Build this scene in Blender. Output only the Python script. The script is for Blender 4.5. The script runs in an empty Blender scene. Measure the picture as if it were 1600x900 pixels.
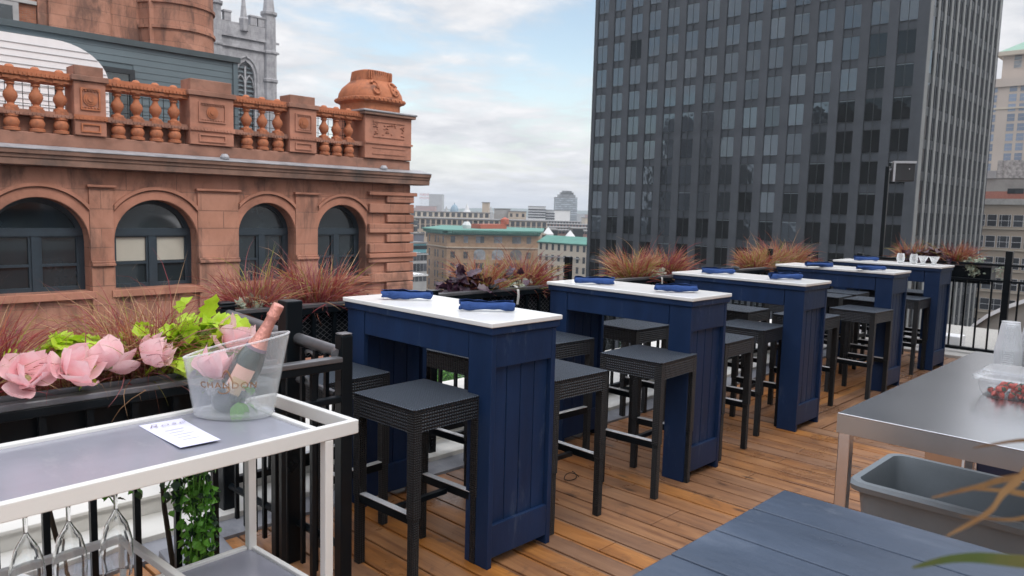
USE_HAZE = True
import bpy, bmesh, math, random
from mathutils import Vector, Matrix
random.seed(7)
R = math.radians
S = bpy.context.scene
COL = S.collection

# ------------------------------------------------------------------ camera
H = 1.544
FPX = 1185.2
YAW, PITCH, ROLL = R(44.05), R(6.03), R(1.54)
fw = Vector((math.cos(YAW)*math.cos(PITCH), math.sin(YAW)*math.cos(PITCH), -math.sin(PITCH)))
rt0 = Vector((math.sin(YAW), -math.cos(YAW), 0)); up0 = rt0.cross(fw)
rt = rt0*math.cos(ROLL) + up0*math.sin(ROLL)
up = -rt0*math.sin(ROLL) + up0*math.cos(ROLL)
cd = bpy.data.cameras.new('camera'); cam = bpy.data.objects.new('camera', cd); COL.objects.link(cam)
m = Matrix((rt, up, -fw)).transposed().to_4x4(); m.translation = Vector((0, 0, H))
cam.matrix_world = m
cd.sensor_width = 36; cd.lens = FPX/1600*36; cd.clip_start = .02; cd.clip_end = 20000
cd.dof.use_dof = True; cd.dof.focus_distance = 3.6; cd.dof.aperture_fstop = 7
S.camera = cam
S.render.resolution_x, S.render.resolution_y = 1024, 576
CAMP = Vector((0, 0, H))
def at(px, py, D):
    """a direction seen in the photo, taken to a real distance D (metres along the view)"""
    return CAMP + (fw + rt*((px-800)/FPX) - up*((py-450)/FPX))*D

# ------------------------------------------------------------------ light
W = bpy.data.worlds.new('World'); S.world = W; W.use_nodes = True
nt = W.node_tree; N = nt.nodes; L = nt.links; N.clear()
out = N.new('ShaderNodeOutputWorld'); bg = N.new('ShaderNodeBackground'); bg.inputs[1].default_value = .10
L.new(bg.outputs[0], out.inputs[0])
sky = N.new('ShaderNodeTexSky'); sky.sky_type = 'NISHITA'; sky.sun_disc = False
SUN_AZ, SUN_EL = R(-72), R(48)
sky.sun_elevation = SUN_EL; sky.sun_rotation = R(90) - SUN_AZ
sky.air_density = 1.0; sky.dust_density = 1.0; sky.ozone_density = 1.0
def nd(t, nodes=N): return nodes.new(t)
tc = nd('ShaderNodeTexCoord'); sep = nd('ShaderNodeSeparateXYZ'); L.new(tc.outputs['Generated'], sep.inputs[0])
def mth(op, a, b=None, c=None, nn=N, ll=L, clamp=False):
    n = nn.new('ShaderNodeMath'); n.operation = op; n.use_clamp = clamp
    for i, v in enumerate((a, b, c)):
        if v is None: continue
        if isinstance(v, (int, float)): n.inputs[i].default_value = v
        else: ll.new(v, n.inputs[i])
    return n.outputs[0]
zz = mth('MAXIMUM', sep.outputs[2], 0.0)
den = mth('ADD', zz, .14)
cx = mth('DIVIDE', sep.outputs[0], den); cy = mth('DIVIDE', sep.outputs[1], den)
comb = nd('ShaderNodeCombineXYZ'); L.new(cx, comb.inputs[0]); L.new(cy, comb.inputs[1]); comb.inputs[2].default_value = CLOUD_SEED if 'CLOUD_SEED' in globals() else 3.1
def noise(scale, det, vec, rough=.55, dist=0, nn=N, ll=L):
    n = nn.new('ShaderNodeTexNoise'); n.inputs['Scale'].default_value = scale; n.inputs['Detail'].default_value = det
    n.inputs['Roughness'].default_value = rough; n.inputs['Distortion'].default_value = dist
    ll.new(vec, n.inputs['Vector']); return n.outputs[0]
n1 = noise(.75, 9, comb.outputs[0], .58, .35)
n2 = noise(3.2, 7, comb.outputs[0], .6, .2)
mr = nd('ShaderNodeMapRange'); mr.interpolation_type = 'SMOOTHSTEP'
mr.inputs[1].default_value = .375; mr.inputs[2].default_value = .53
L.new(mth('ADD', mth('MULTIPLY', n1, .7), mth('MULTIPLY', n2, .3)), mr.inputs[0])
hz = nd('ShaderNodeMapRange'); hz.interpolation_type = 'SMOOTHSTEP'; L.new(sep.outputs[2], hz.inputs[0])
hz.inputs[1].default_value = 0.0; hz.inputs[2].default_value = .17; hz.inputs[3].default_value = .97; hz.inputs[4].default_value = 0
mask = mth('MAXIMUM', mr.outputs[0], hz.outputs[0])
# cloud brightness: grey bases, white tops
cr = nd('ShaderNodeValToRGB'); L.new(n2, cr.inputs[0])
cr.color_ramp.elements[0].position = .34; cr.color_ramp.elements[0].color = (4.6, 4.75, 5.1, 1)
cr.color_ramp.elements[1].position = .68; cr.color_ramp.elements[1].color = (6.9, 6.9, 7.05, 1)
skm = nd('ShaderNodeMix'); skm.data_type = 'RGBA'
gain = nd('ShaderNodeMix'); gain.data_type = 'RGBA'; gain.blend_type = 'MULTIPLY'; gain.inputs[0].default_value = 1
L.new(sky.outputs[0], gain.inputs[6]); gain.inputs[7].default_value = (1.80, 1.62, 1.38, 1)
L.new(mask, skm.inputs[0]); L.new(gain.outputs[2], skm.inputs[6]); L.new(cr.outputs[0], skm.inputs[7])
zg = nd('ShaderNodeMapRange'); zg.interpolation_type = 'SMOOTHSTEP'; L.new(sep.outputs[2], zg.inputs[0])
zg.inputs[1].default_value = .28; zg.inputs[2].default_value = .85; zg.inputs[3].default_value = 1; zg.inputs[4].default_value = 2.9
zm = nd('ShaderNodeVectorMath'); zm.operation = 'SCALE'; L.new(skm.outputs[2], zm.inputs[0]); L.new(zg.outputs[0], zm.inputs[3])
L.new(zm.outputs[0], bg.inputs[0])
sd = bpy.data.lights.new('sun', 'SUN'); sun = bpy.data.objects.new('sun', sd); COL.objects.link(sun)
sd.energy = 1.0; sd.angle = R(14); sd.color = (1, .95, .88)
sv = Vector((math.cos(SUN_AZ)*math.cos(SUN_EL), math.sin(SUN_AZ)*math.cos(SUN_EL), math.sin(SUN_EL)))
sun.rotation_euler = sv.to_track_quat('Z', 'Y').to_euler()
S.view_settings.view_transform = 'Standard'; S.view_settings.look = 'None'
S.view_settings.exposure = 0.50; S.view_settings.gamma = 1
S.cycles.use_denoising = True
S.cycles.max_bounces = 8; S.cycles.transparent_max_bounces = 16; S.cycles.volume_bounces = 0
S.cycles.caustics_reflective = False; S.cycles.caustics_refractive = False

# ------------------------------------------------------------------ object helpers
def tag(o, label=None, cat=None, group=None, kind=None):
    if label: o['label'] = label
    if cat: o['category'] = cat
    if group: o['group'] = group
    if kind: o['kind'] = kind
    return o
def thing(name, label, cat, loc=(0, 0, 0), rz=0, group=None):
    o = bpy.data.objects.new(name, None); COL.objects.link(o); o.empty_display_size = .1
    o.location = loc; o.rotation_euler = (0, 0, rz)
    return tag(o, label, cat, group)
def copy_tree(o, parent=None):
    c = o.copy(); COL.objects.link(c); c.parent = parent
    for ch in list(o.children): copy_tree(ch, c)
    return c

class MB:
    def __init__(s): s.v = []; s.f = []; s.m = []
    def add(s, vs, fs, mi=0):
        b = len(s.v); s.v += [tuple(v) for v in vs]
        for f in fs: s.f.append([b+i for i in f]); s.m.append(mi)
        return s
    def box(s, x0, x1, y0, y1, z0, z1, mi=0, M=None):
        vs = [(x, y, z) for z in (z0, z1) for y in (y0, y1) for x in (x0, x1)]
        if M is not None: vs = [M @ Vector(v) for v in vs]
        return s.add(vs, [(0, 2, 3, 1), (4, 5, 7, 6), (0, 1, 5, 4), (2, 6, 7, 3), (0, 4, 6, 2), (1, 3, 7, 5)], mi)
    def prism(s, poly, ax, a0, a1, mi=0):
        """poly in the two other axes (x: (y,z), y: (x,z), z: (x,y))"""
        def P(p, a): return {'x': (a, p[0], p[1]), 'y': (p[0], a, p[1]), 'z': (p[0], p[1], a)}[ax]
        n = len(poly)
        vs = [P(p, a0) for p in poly] + [P(p, a1) for p in poly]
        fs = [tuple(range(n)), tuple(range(2*n-1, n-1, -1))] + [(i, i+n, (i+1) % n+n, (i+1) % n) for i in range(n)]
        return s.add(vs, fs, mi)
    def lathe(s, prof, c=(0, 0, 0), seg=16, mi=0, sx=1, sy=1, closed=False):
        n = len(prof); vs = []
        for i in range(seg):
            a = 2*math.pi*i/seg
            for r, z in prof: vs.append((c[0]+r*sx*math.cos(a), c[1]+r*sy*math.sin(a), c[2]+z))
        fs = []
        for i in range(seg):
            j = (i+1) % seg
            for k in range(n-1): fs.append((i*n+k, j*n+k, j*n+k+1, i*n+k+1))
        if closed:
            fs.append(tuple(i*n for i in range(seg))[::-1]); fs.append(tuple(i*n+n-1 for i in range(seg)))
        return s.add(vs, fs, mi)
    def tube(s, pts, r, seg=8, mi=0, caps=True):
        pts = [Vector(p) for p in pts]; rings = []
        rs = r if isinstance(r, (list, tuple)) else [r]*len(pts)
        nrm = None
        for i, p in enumerate(pts):
            t = (pts[min(i+1, len(pts)-1)] - pts[max(i-1, 0)]).normalized()
            if nrm is None:
                nrm = t.orthogonal().normalized()
            else:
                nrm = (nrm - t*nrm.dot(t)).normalized()
            b = t.cross(nrm)
            rings.append([p + (nrm*math.cos(2*math.pi*k/seg) + b*math.sin(2*math.pi*k/seg))*rs[i] for k in range(seg)])
        vs = [v for rg in rings for v in rg]; fs = []
        for i in range(len(pts)-1):
            for k in range(seg):
                fs.append((i*seg+k, i*seg+(k+1) % seg, (i+1)*seg+(k+1) % seg, (i+1)*seg+k))
        if caps: fs += [tuple(range(seg))[::-1], tuple((len(pts)-1)*seg+k for k in range(seg))]
        return s.add(vs, fs, mi)
    def ribbon(s, pts, ws, side, mi=0):
        vs = []
        for p, w in zip(pts, ws):
            p = Vector(p); vs += [p-side*w*.5, p+side*w*.5]
        return s.add(vs, [(2*i, 2*i+1, 2*i+3, 2*i+2) for i in range(len(pts)-1)], mi)
    def build(s, name, mat, parent=None, loc=(0, 0, 0), smooth=False, bevel=0, absolute=False, seg=2):
        off = Vector(loc)
        if parent is not None and absolute:
            q = parent; off = Vector((0, 0, 0))
            while q is not None: off += q.location; q = q.parent
        me = bpy.data.meshes.new(name)
        me.from_pydata([tuple(Vector(v)-off) for v in s.v], [], s.f)
        for mm in (mat if isinstance(mat, (list, tuple)) else [mat]): me.materials.append(mm)
        if isinstance(mat, (list, tuple)): me.polygons.foreach_set('material_index', s.m)
        bm = bmesh.new(); bm.from_mesh(me); bmesh.ops.recalc_face_normals(bm, faces=bm.faces); bm.to_mesh(me); bm.free()
        if smooth:
            me.polygons.foreach_set('use_smooth', [True]*len(me.polygons))
            try: me.set_sharp_from_angle(angle=R(40))
            except Exception: pass
        me.update()
        o = bpy.data.objects.new(name, me); COL.objects.link(o)
        if parent is not None: o.parent = parent
        else: o.location = loc
        if bevel:
            b = o.modifiers.new('bevel', 'BEVEL'); b.width = bevel; b.segments = seg; b.limit_method = 'ANGLE'
            b.harden_normals = False
        return o
def abox(name, mat, parent, *b, bevel=0):
    return MB().box(*b).build(name, mat, parent, absolute=True, bevel=bevel)
def dupo(o, parent, loc):
    c = o.copy(); COL.objects.link(c); c.parent = parent; c.location = loc
    for ch in list(o.children): copy_tree(ch, c)
    return c
def text_polys(txt, size, shear=0.0, extrude=0.0, spacing=1.0, thin=0.0):
    cu = bpy.data.curves.new('t', 'FONT'); cu.body = txt; cu.size = size; cu.align_x = 'CENTER'; cu.align_y = 'CENTER'
    cu.shear = shear; cu.space_character = spacing; cu.resolution_u = 4; cu.offset = -thin*size
    o = bpy.data.objects.new('t', cu); COL.objects.link(o)
    dg = bpy.context.evaluated_depsgraph_get()
    me = bpy.data.meshes.new_from_object(o.evaluated_get(dg))
    vs = [v.co.copy() for v in me.vertices]; fs = [list(p.vertices) for p in me.polygons]
    bpy.data.objects.remove(o); bpy.data.meshes.remove(me); bpy.data.curves.remove(cu)
    return vs, fs

# ------------------------------------------------------------------ materials
def new_mat(name):
    M = bpy.data.materials.new(name); M.use_nodes = True
    t = M.node_tree; b = t.nodes['Principled BSDF']
    return M, t, b
def mat(name, c, rough=.6, metal=0, var=.12, nscale=3., bump=0., bscale=40., spec=.5, stain=None, stain_s=1.0, stain_amt=.5,
        coat=0, rand=0., stretch=None, rvar=0., scuff=None):
    M, t, b = new_mat(name); n = t.nodes; l = t.links
    tcn = n.new('ShaderNodeTexCoord'); vec = tcn.outputs['Object']
    if stretch:
        mp = n.new('ShaderNodeMapping'); mp.inputs['Scale'].default_value = stretch; l.new(vec, mp.inputs[0]); vec = mp.outputs[0]
    ns = noise(nscale, 6, vec, .6, 0, n, l)
    mx = n.new('ShaderNodeMix'); mx.data_type = 'RGBA'
    mrr = n.new('ShaderNodeMapRange'); l.new(ns, mrr.inputs[0]); mrr.inputs[1].default_value = .3; mrr.inputs[2].default_value = .7
    l.new(mrr.outputs[0], mx.inputs[0])
    mx.inputs[6].default_value = (*[x*(1-var) for x in c], 1); mx.inputs[7].default_value = (*[min(1, x*(1+var)) for x in c], 1)
    colr = mx.outputs[2]
    if stain:
        ns2 = noise(stain_s, 8, vec, .65, .3, n, l)
        m2 = n.new('ShaderNodeMapRange'); l.new(ns2, m2.inputs[0]); m2.inputs[1].default_value = .52; m2.inputs[2].default_value = .68
        m2.inputs[4].default_value = stain_amt
        x2 = n.new('ShaderNodeMix'); x2.data_type = 'RGBA'; l.new(m2.outputs[0], x2.inputs[0]); l.new(colr, x2.inputs[6])
        x2.inputs[7].default_value = (*stain, 1); colr = x2.outputs[2]
    if scuff:      # small chips and rubs: (colour, scale, low, high, amount)
        mq = n.new('ShaderNodeMapping'); mq.inputs['Scale'].default_value = scuff[5] if len(scuff) > 5 else (1, 1, 1); l.new(tcn.outputs['Object'], mq.inputs[0])
        n4 = noise(scuff[1], 10, mq.outputs[0], .72, .2, n, l); m4 = n.new('ShaderNodeMapRange'); l.new(n4, m4.inputs[0])
        m4.inputs[1].default_value = scuff[2]; m4.inputs[2].default_value = scuff[3]; m4.inputs[4].default_value = scuff[4]
        x4 = n.new('ShaderNodeMix'); x4.data_type = 'RGBA'; l.new(m4.outputs[0], x4.inputs[0]); l.new(colr, x4.inputs[6]); x4.inputs[7].default_value = (*scuff[0], 1); colr = x4.outputs[2]
    if rand:
        oi = n.new('ShaderNodeObjectInfo'); hs = n.new('ShaderNodeHueSaturation')
        l.new(colr, hs.inputs['Color'])
        l.new(mth('ADD', mth('MULTIPLY', oi.outputs['Random'], rand*2, nn=n, ll=l), 1-rand, nn=n, ll=l), hs.inputs['Value'])
        colr = hs.outputs[0]
    l.new(colr, b.inputs['Base Color'])
    b.inputs['Roughness'].default_value = rough; b.inputs['Metallic'].default_value = metal
    b.inputs['Specular IOR Level'].default_value = spec; b.inputs['Coat Weight'].default_value = coat
    if rvar:
        l.new(mth('ADD', mth('MULTIPLY', ns, rvar*2, nn=n, ll=l), rough-rvar, nn=n, ll=l, clamp=True), b.inputs['Roughness'])
    if bump:
        bn = n.new('ShaderNodeBump'); bn.inputs['Strength'].default_value = bump; bn.inputs['Distance'].default_value = .01
        l.new(noise(bscale, 5, vec, .6, 0, n, l), bn.inputs['Height']); l.new(bn.outputs[0], b.inputs['Normal'])
    return M

def ashlar(name, c1, c2, mortar, bw, bh, stain=None, axis='xz', rough=.85, msize=.012, bump=.5, stain_amt=.6, stain_s=.35, streak=True):
    """coursed stone / brick on an upright wall; weathering from noise"""
    M, t, b = new_mat(name); n = t.nodes; l = t.links
    tcn = n.new('ShaderNodeTexCoord'); sp = n.new('ShaderNodeSeparateXYZ'); l.new(tcn.outputs['Object'], sp.inputs[0])
    cb = n.new('ShaderNodeCombineXYZ')
    if axis == 'xz': l.new(sp.outputs[0], cb.inputs[0])
    elif axis == 'yz': l.new(sp.outputs[1], cb.inputs[0])
    else: l.new(mth('ADD', sp.outputs[0], sp.outputs[1], nn=n, ll=l), cb.inputs[0])
    l.new(sp.outputs[2], cb.inputs[1])
    br = n.new('ShaderNodeTexBrick'); l.new(cb.outputs[0], br.inputs['Vector'])
    br.inputs['Scale'].default_value = 1; br.inputs['Brick Width'].default_value = bw; br.inputs['Row Height'].default_value = bh
    br.inputs['Mortar Size'].default_value = msize; br.inputs['Mortar Smooth'].default_value = .2; br.inputs['Bias'].default_value = -.1
    br.inputs['Color1'].default_value = (*c1, 1); br.inputs['Color2'].default_value = (*c2, 1); br.inputs['Mortar'].default_value = (*mortar, 1)
    ns = noise(1.7, 9, tcn.outputs['Object'], .62, .4, n, l)
    hs = n.new('ShaderNodeHueSaturation'); l.new(br.outputs[0], hs.inputs['Color'])
    l.new(mth('ADD', mth('MULTIPLY', ns, .7, nn=n, ll=l), .65, nn=n, ll=l), hs.inputs['Value'])
    colr = hs.outputs[0]
    ns3 = noise(.75, 7, tcn.outputs['Object'], .6, .6, n, l); m5 = n.new('ShaderNodeMapRange'); l.new(ns3, m5.inputs[0]); m5.inputs[1].default_value = .42; m5.inputs[2].default_value = .66; m5.inputs[4].default_value = .55
    x5 = n.new('ShaderNodeMix'); x5.data_type = 'RGBA'; l.new(m5.outputs[0], x5.inputs[0]); l.new(colr, x5.inputs[6]); x5.inputs[7].default_value = (*[min(1, a_*1.25+.03) for a_ in c1], 1); colr = x5.outputs[2]
    if stain:
        mp = n.new('ShaderNodeMapping'); mp.inputs['Scale'].default_value = (1.5, 1.5, .5) if streak else (1, 1, 1); l.new(tcn.outputs['Object'], mp.inputs[0])
        ns2 = noise(stain_s*2.2, 10, mp.outputs[0], .68, .5, n, l)
        m2 = n.new('ShaderNodeMapRange'); l.new(ns2, m2.inputs[0]); m2.inputs[1].default_value = .47; m2.inputs[2].default_value = .62; m2.inputs[4].default_value = stain_amt
        x2 = n.new('ShaderNodeMix'); x2.data_type = 'RGBA'; l.new(m2.outputs[0], x2.inputs[0]); l.new(colr, x2.inputs[6])
        x2.inputs[7].default_value = (*stain, 1); colr = x2.outputs[2]
    l.new(colr, b.inputs['Base Color']); b.inputs['Roughness'].default_value = rough; b.inputs['Specular IOR Level'].default_value = .25
    bn = n.new('ShaderNodeBump'); bn.inputs['Strength'].default_value = bump; bn.inputs['Distance'].default_value = .02
    l.new(mth('ADD', mth('MULTIPLY', ns, .8, nn=n, ll=l), mth('MULTIPLY', br.outputs['Fac'], -.6, nn=n, ll=l), nn=n, ll=l), bn.inputs['Height'])
    l.new(bn.outputs[0], b.inputs['Normal'])
    return M

def wood_deck(name, axis, wd):
    M, t, b = new_mat(name); n = t.nodes; l = t.links
    g = n.new('ShaderNodeNewGeometry'); sp = n.new('ShaderNodeSeparateXYZ'); l.new(g.outputs['Position'], sp.inputs[0])
    a = sp.outputs[0] if axis == 'y' else sp.outputs[1]      # boards run along `axis`
    k = mth('FLOOR', mth('DIVIDE', a, wd, nn=n, ll=l), nn=n, ll=l)
    wn = n.new('ShaderNodeTexWhiteNoise'); wn.noise_dimensions = '1D'; l.new(k, wn.inputs['W'])
    mp = n.new('ShaderNodeMapping'); l.new(g.outputs['Position'], mp.inputs[0])
    mp.inputs['Scale'].default_value = (11, .9, 1) if axis == 'y' else (.9, 11, 1)
    off = n.new('ShaderNodeCombineXYZ'); l.new(mth('MULTIPLY', k, 3.7, nn=n, ll=l), off.inputs[2]); l.new(off.outputs[0], mp.inputs[1])
    gr = noise(1.3, 8, mp.outputs[0], .65, .6, n, l)
    cr = n.new('ShaderNodeValToRGB'); l.new(gr, cr.inputs[0]); e = cr.color_ramp.elements
    e[0].position = .27; e[0].color = (.12, .042, .015, 1); e[1].position = .72; e[1].color = (.50, .22, .060, 1)
    x = e.new(.48); x.color = (.33, .128, .031, 1)
    hs = n.new('ShaderNodeHueSaturation'); l.new(cr.outputs[0], hs.inputs['Color'])
    l.new(mth('ADD', mth('MULTIPLY', wn.outputs[0], .45, nn=n, ll=l), .78, nn=n, ll=l), hs.inputs['Value'])
    l.new(mth('ADD', mth('MULTIPLY', wn.outputs[0], .25, nn=n, ll=l), .78, nn=n, ll=l), hs.inputs['Saturation'])
    # grey weathering and dark wet stains
    w = noise(1.9, 9, g.outputs['Position'], .66, .4, n, l)
    m1 = n.new('ShaderNodeMapRange'); l.new(w, m1.inputs[0]); m1.inputs[1].default_value = .48; m1.inputs[2].default_value = .68; m1.inputs[4].default_value = .62
    x1 = n.new('ShaderNodeMix'); x1.data_type = 'RGBA'; l.new(m1.outputs[0], x1.inputs[0]); l.new(hs.outputs[0], x1.inputs[6]); x1.inputs[7].default_value = (.20, .105, .06, 1)
    w2 = noise(6.5, 8, g.outputs['Position'], .7, .8, n, l)
    m2 = n.new('ShaderNodeMapRange'); l.new(w2, m2.inputs[0]); m2.inputs[1].default_value = .56; m2.inputs[2].default_value = .68; m2.inputs[4].default_value = .55
    x2 = n.new('ShaderNodeMix'); x2.data_type = 'RGBA'; l.new(m2.outputs[0], x2.inputs[0]); l.new(x1.outputs[2], x2.inputs[6]); x2.inputs[7].default_value = (.085, .045, .028, 1)
    # knots
    mk = n.new('ShaderNodeMapping'); l.new(g.outputs['Position'], mk.inputs[0]); mk.inputs['Scale'].default_value = (7, 2.6, 1) if axis == 'y' else (2.6, 7, 1)
    vo = n.new('ShaderNodeTexVoronoi'); l.new(mk.outputs[0], vo.inputs['Vector']); vo.inputs['Scale'].default_value = 1
    m3 = n.new('ShaderNodeMapRange'); l.new(vo.outputs['Distance'], m3.inputs[0]); m3.inputs[1].default_value = .06; m3.inputs[2].default_value = .15; m3.inputs[3].default_value = .8; m3.inputs[4].default_value = 0
    x3 = n.new('ShaderNodeMix'); x3.data_type = 'RGBA'; l.new(m3.outputs[0], x3.inputs[0]); l.new(x2.outputs[2], x3.inputs[6]); x3.inputs[7].default_value = (.05, .022, .012, 1)
    l.new(x3.outputs[2], b.inputs['Base Color'])
    l.new(mth('SUBTRACT', .42, mth('MULTIPLY', m1.outputs[0], .40, nn=n, ll=l), nn=n, ll=l), b.inputs['Roughness'])
    b.inputs['Specular IOR Level'].default_value = .5
    bn = n.new('ShaderNodeBump'); bn.inputs['Strength'].default_value = .25; bn.inputs['Distance'].default_value = .004; l.new(gr, bn.inputs['Height']); l.new(bn.outputs[0], b.inputs['Normal'])
    return M

def weave(name, c, pitch=.011):
    """woven flat rattan: over-under strands as bump and tone"""
    M, t, b = new_mat(name); n = t.nodes; l = t.links
    tcn = n.new('ShaderNodeTexCoord'); sp = n.new('ShaderNodeSeparateXYZ'); l.new(tcn.outputs['Object'], sp.inputs[0])
    gn = n.new('ShaderNodeNewGeometry'); ns = n.new('ShaderNodeSeparateXYZ'); l.new(tcn.outputs['Normal'], ns.inputs[0])
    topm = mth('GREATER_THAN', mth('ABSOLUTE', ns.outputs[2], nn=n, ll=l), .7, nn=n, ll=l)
    u = mth('ADD', sp.outputs[0], mth('MULTIPLY', sp.outputs[1], mth('SUBTRACT', 1, topm, nn=n, ll=l), nn=n, ll=l), nn=n, ll=l)
    v = mth('ADD', mth('MULTIPLY', sp.outputs[1], topm, nn=n, ll=l), mth('MULTIPLY', sp.outputs[2], mth('SUBTRACT', 1, topm, nn=n, ll=l), nn=n, ll=l), nn=n, ll=l)
    k = math.pi/pitch
    su = mth('SINE', mth('MULTIPLY', u, k, nn=n, ll=l), nn=n, ll=l); svv = mth('SINE', mth('MULTIPLY', v, k*1.0, nn=n, ll=l), nn=n, ll=l)
    h = mth('ABSOLUTE', mth('MULTIPLY', su, svv, nn=n, ll=l), nn=n, ll=l)
    cu = mth('COSINE', mth('MULTIPLY', u, k, nn=n, ll=l), nn=n, ll=l)
    h2 = mth('ADD', h, mth('MULTIPLY', mth('SIGN', mth('MULTIPLY', su, svv, nn=n, ll=l), nn=n, ll=l), .22, nn=n, ll=l), nn=n, ll=l)
    cr = n.new('ShaderNodeMix'); cr.data_type = 'RGBA'; l.new(mth('MULTIPLY', h, 1.2, nn=n, ll=l, clamp=True), cr.inputs[0])
    cr.inputs[6].default_value = (*[x*.08 for x in c], 1); cr.inputs[7].default_value = (*c, 1)
    tm = n.new('ShaderNodeVectorMath'); tm.operation = 'SCALE'; l.new(cr.outputs[2], tm.inputs[0]); l.new(mth('ADD', 1, mth('MULTIPLY', topm, 2.2, nn=n, ll=l), nn=n, ll=l), tm.inputs[3])  # top faces lightened: sky glints on the strands put into the colour
    l.new(tm.outputs[0], b.inputs['Base Color']); b.inputs['Roughness'].default_value = .33; b.inputs['Specular IOR Level'].default_value = .38
    bn = n.new('ShaderNodeBump'); bn.inputs['Strength'].default_value = .9; bn.inputs['Distance'].default_value = .004; l.new(h2, bn.inputs['Height']); bn.inputs['Distance'].default_value = .007; l.new(bn.outputs[0], b.inputs['Normal'])
    return M
def glassy(name, tint, alpha, rough=.05, gloss=.25):
    """thin clear wall: mostly see-through, some mirror, a little body colour"""
    M, t, b = new_mat(name); n = t.nodes; l = t.links
    b.inputs['Base Color'].default_value = (*tint, 1); b.inputs['Roughness'].default_value = rough; b.inputs['Specular IOR Level'].default_value = .8
    tr = n.new('ShaderNodeBsdfTransparent'); ms = n.new('ShaderNodeMixShader')
    lw = n.new('ShaderNodeLayerWeight'); lw.inputs[0].default_value = .35
    f = mth('ADD', mth('MULTIPLY', lw.outputs['Facing'], gloss, nn=n, ll=l), alpha, nn=n, ll=l, clamp=True)
    l.new(f, ms.inputs[0]); l.new(tr.outputs[0], ms.inputs[1]); l.new(b.outputs[0], ms.inputs[2])
    l.new(ms.outputs[0], t.nodes['Material Output'].inputs[0])
    return M
def leafy(name, c, c2, rough=.5, trans=.25):
    M, t, b = new_mat(name); n = t.nodes; l = t.links
    tcn = n.new('ShaderNodeTexCoord'); ns = noise(14, 4, tcn.outputs['Object'], .6, 0, n, l)
    mx = n.new('ShaderNodeMix'); mx.data_type = 'RGBA'; mrr = n.new('ShaderNodeMapRange'); l.new(ns, mrr.inputs[0]); mrr.inputs[1].default_value = .35; mrr.inputs[2].default_value = .65
    l.new(mrr.outputs[0], mx.inputs[0]); mx.inputs[6].default_value = (*c, 1); mx.inputs[7].default_value = (*c2, 1)
    l.new(mx.outputs[2], b.inputs['Base Color']); b.inputs['Roughness'].default_value = rough
    td = n.new('ShaderNodeBsdfTranslucent'); l.new(mx.outputs[2], td.inputs[0]); ms = n.new('ShaderNodeMixShader'); ms.inputs[0].default_value = trans
    l.new(b.outputs[0], ms.inputs[1]); l.new(td.outputs[0], ms.inputs[2]); l.new(ms.outputs[0], t.nodes['Material Output'].inputs[0])
    return M
def mirror_glass(name, c, rough=.06, rand=.25, wav=.02):
    M, t, b = new_mat(name); n = t.nodes; l = t.links
    oi = n.new('ShaderNodeObjectInfo'); hs = n.new('ShaderNodeHueSaturation'); hs.inputs['Color'].default_value = (*c, 1)
    l.new(mth('ADD', mth('MULTIPLY', oi.outputs['Random'], rand*2, nn=n, ll=l), 1-rand, nn=n, ll=l), hs.inputs['Value'])
    l.new(hs.outputs[0], b.inputs['Base Color']); b.inputs['Metallic'].default_value = 1; b.inputs['Roughness'].default_value = rough
    tcn = n.new('ShaderNodeTexCoord'); bn = n.new('ShaderNodeBump'); bn.inputs['Strength'].default_value = 1; bn.inputs['Distance'].default_value = wav
    l.new(noise(.6, 2, tcn.outputs['Object'], .5, 0, n, l), bn.inputs['Height']); l.new(bn.outputs[0], b.inputs['Normal'])
    return M

MT = {}
MT['red'] = ashlar('red_sandstone', (.385, .188, .128), (.31, .142, .096), (.21, .11, .08), 1.1, .42, stain=(.085, .056, .048), stain_amt=.72, stain_s=.42)
MT['red_plain'] = mat('red_sandstone_smooth', (.38, .178, .122), .85, var=.22, nscale=1.6, bump=.5, bscale=9, spec=.2, stain=(.11, .06, .045), stain_s=.9, stain_amt=.6)
MT['terra'] = mat('terracotta', (.40, .145, .072), .75, var=.3, nscale=2.2, bump=.5, bscale=14, spec=.25, stain=(.12, .06, .045), stain_s=2.2, stain_amt=.85)
MT['cap'] = mat('sooty_cap_stone', (.28, .145, .105), .85, var=.3, nscale=1.5, bump=.4, bscale=9, spec=.2, stain=(.10, .07, .06), stain_s=1.2, stain_amt=.7)
MT['red_dark'] = mat('weathered_cornice_stone', (.21, .125, .095), .85, var=.35, nscale=1.3, bump=.5, bscale=9, spec=.2, stain=(.055, .055, .055), stain_s=.55, stain_amt=.85)
MT['lead'] = mat('lead_flashing', (.30, .30, .32), .5, var=.25, nscale=4, stain=(.09, .09, .10), stain_s=2, stain_amt=.6)
MT['brick'] = ashlar('brick', (.34, .14, .08), (.26, .09, .05), (.22, .16, .13), .24, .075, msize=.008)
MT['slate_siding'] = None
MT['win_frame'] = mat('dark_blue_window_paint', (.022, .035, .048), .45, var=.15)
MT['white_paint'] = mat('white_paint', (.72, .72, .73), .4, var=.04, nscale=5)
MT['dark_int'] = mat('dark_interior', (.012, .014, .016), .6)
MT['blind'] = mat('cream_blind', (.42, .40, .34), .6, var=.06)
MT['fac_glass'] = mat('dark_window_glass', (.018, .028, .034), .06, var=.5, nscale=.8, spec=.9, coat=.4)
MT['granite'] = mat('tower_granite', (.052, .058, .068), .6, var=.16, nscale=.5, spec=.35, rand=.08, bump=.1)
MT['granite2'] = mat('tower_spandrel', (.038, .046, .057), .5, var=.15, nscale=.4, spec=.4)
MT['rib'] = mat('tower_rib', (.145, .15, .15), .7, var=.1, nscale=.6, rand=.12)
MT['rib_dark'] = mirror_glass('tower_side_glass', (.010, .024, .05), .12)
MT['tglass'] = mirror_glass('tower_window_glass', (.105, .125, .145), .04, rand=.22)
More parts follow.
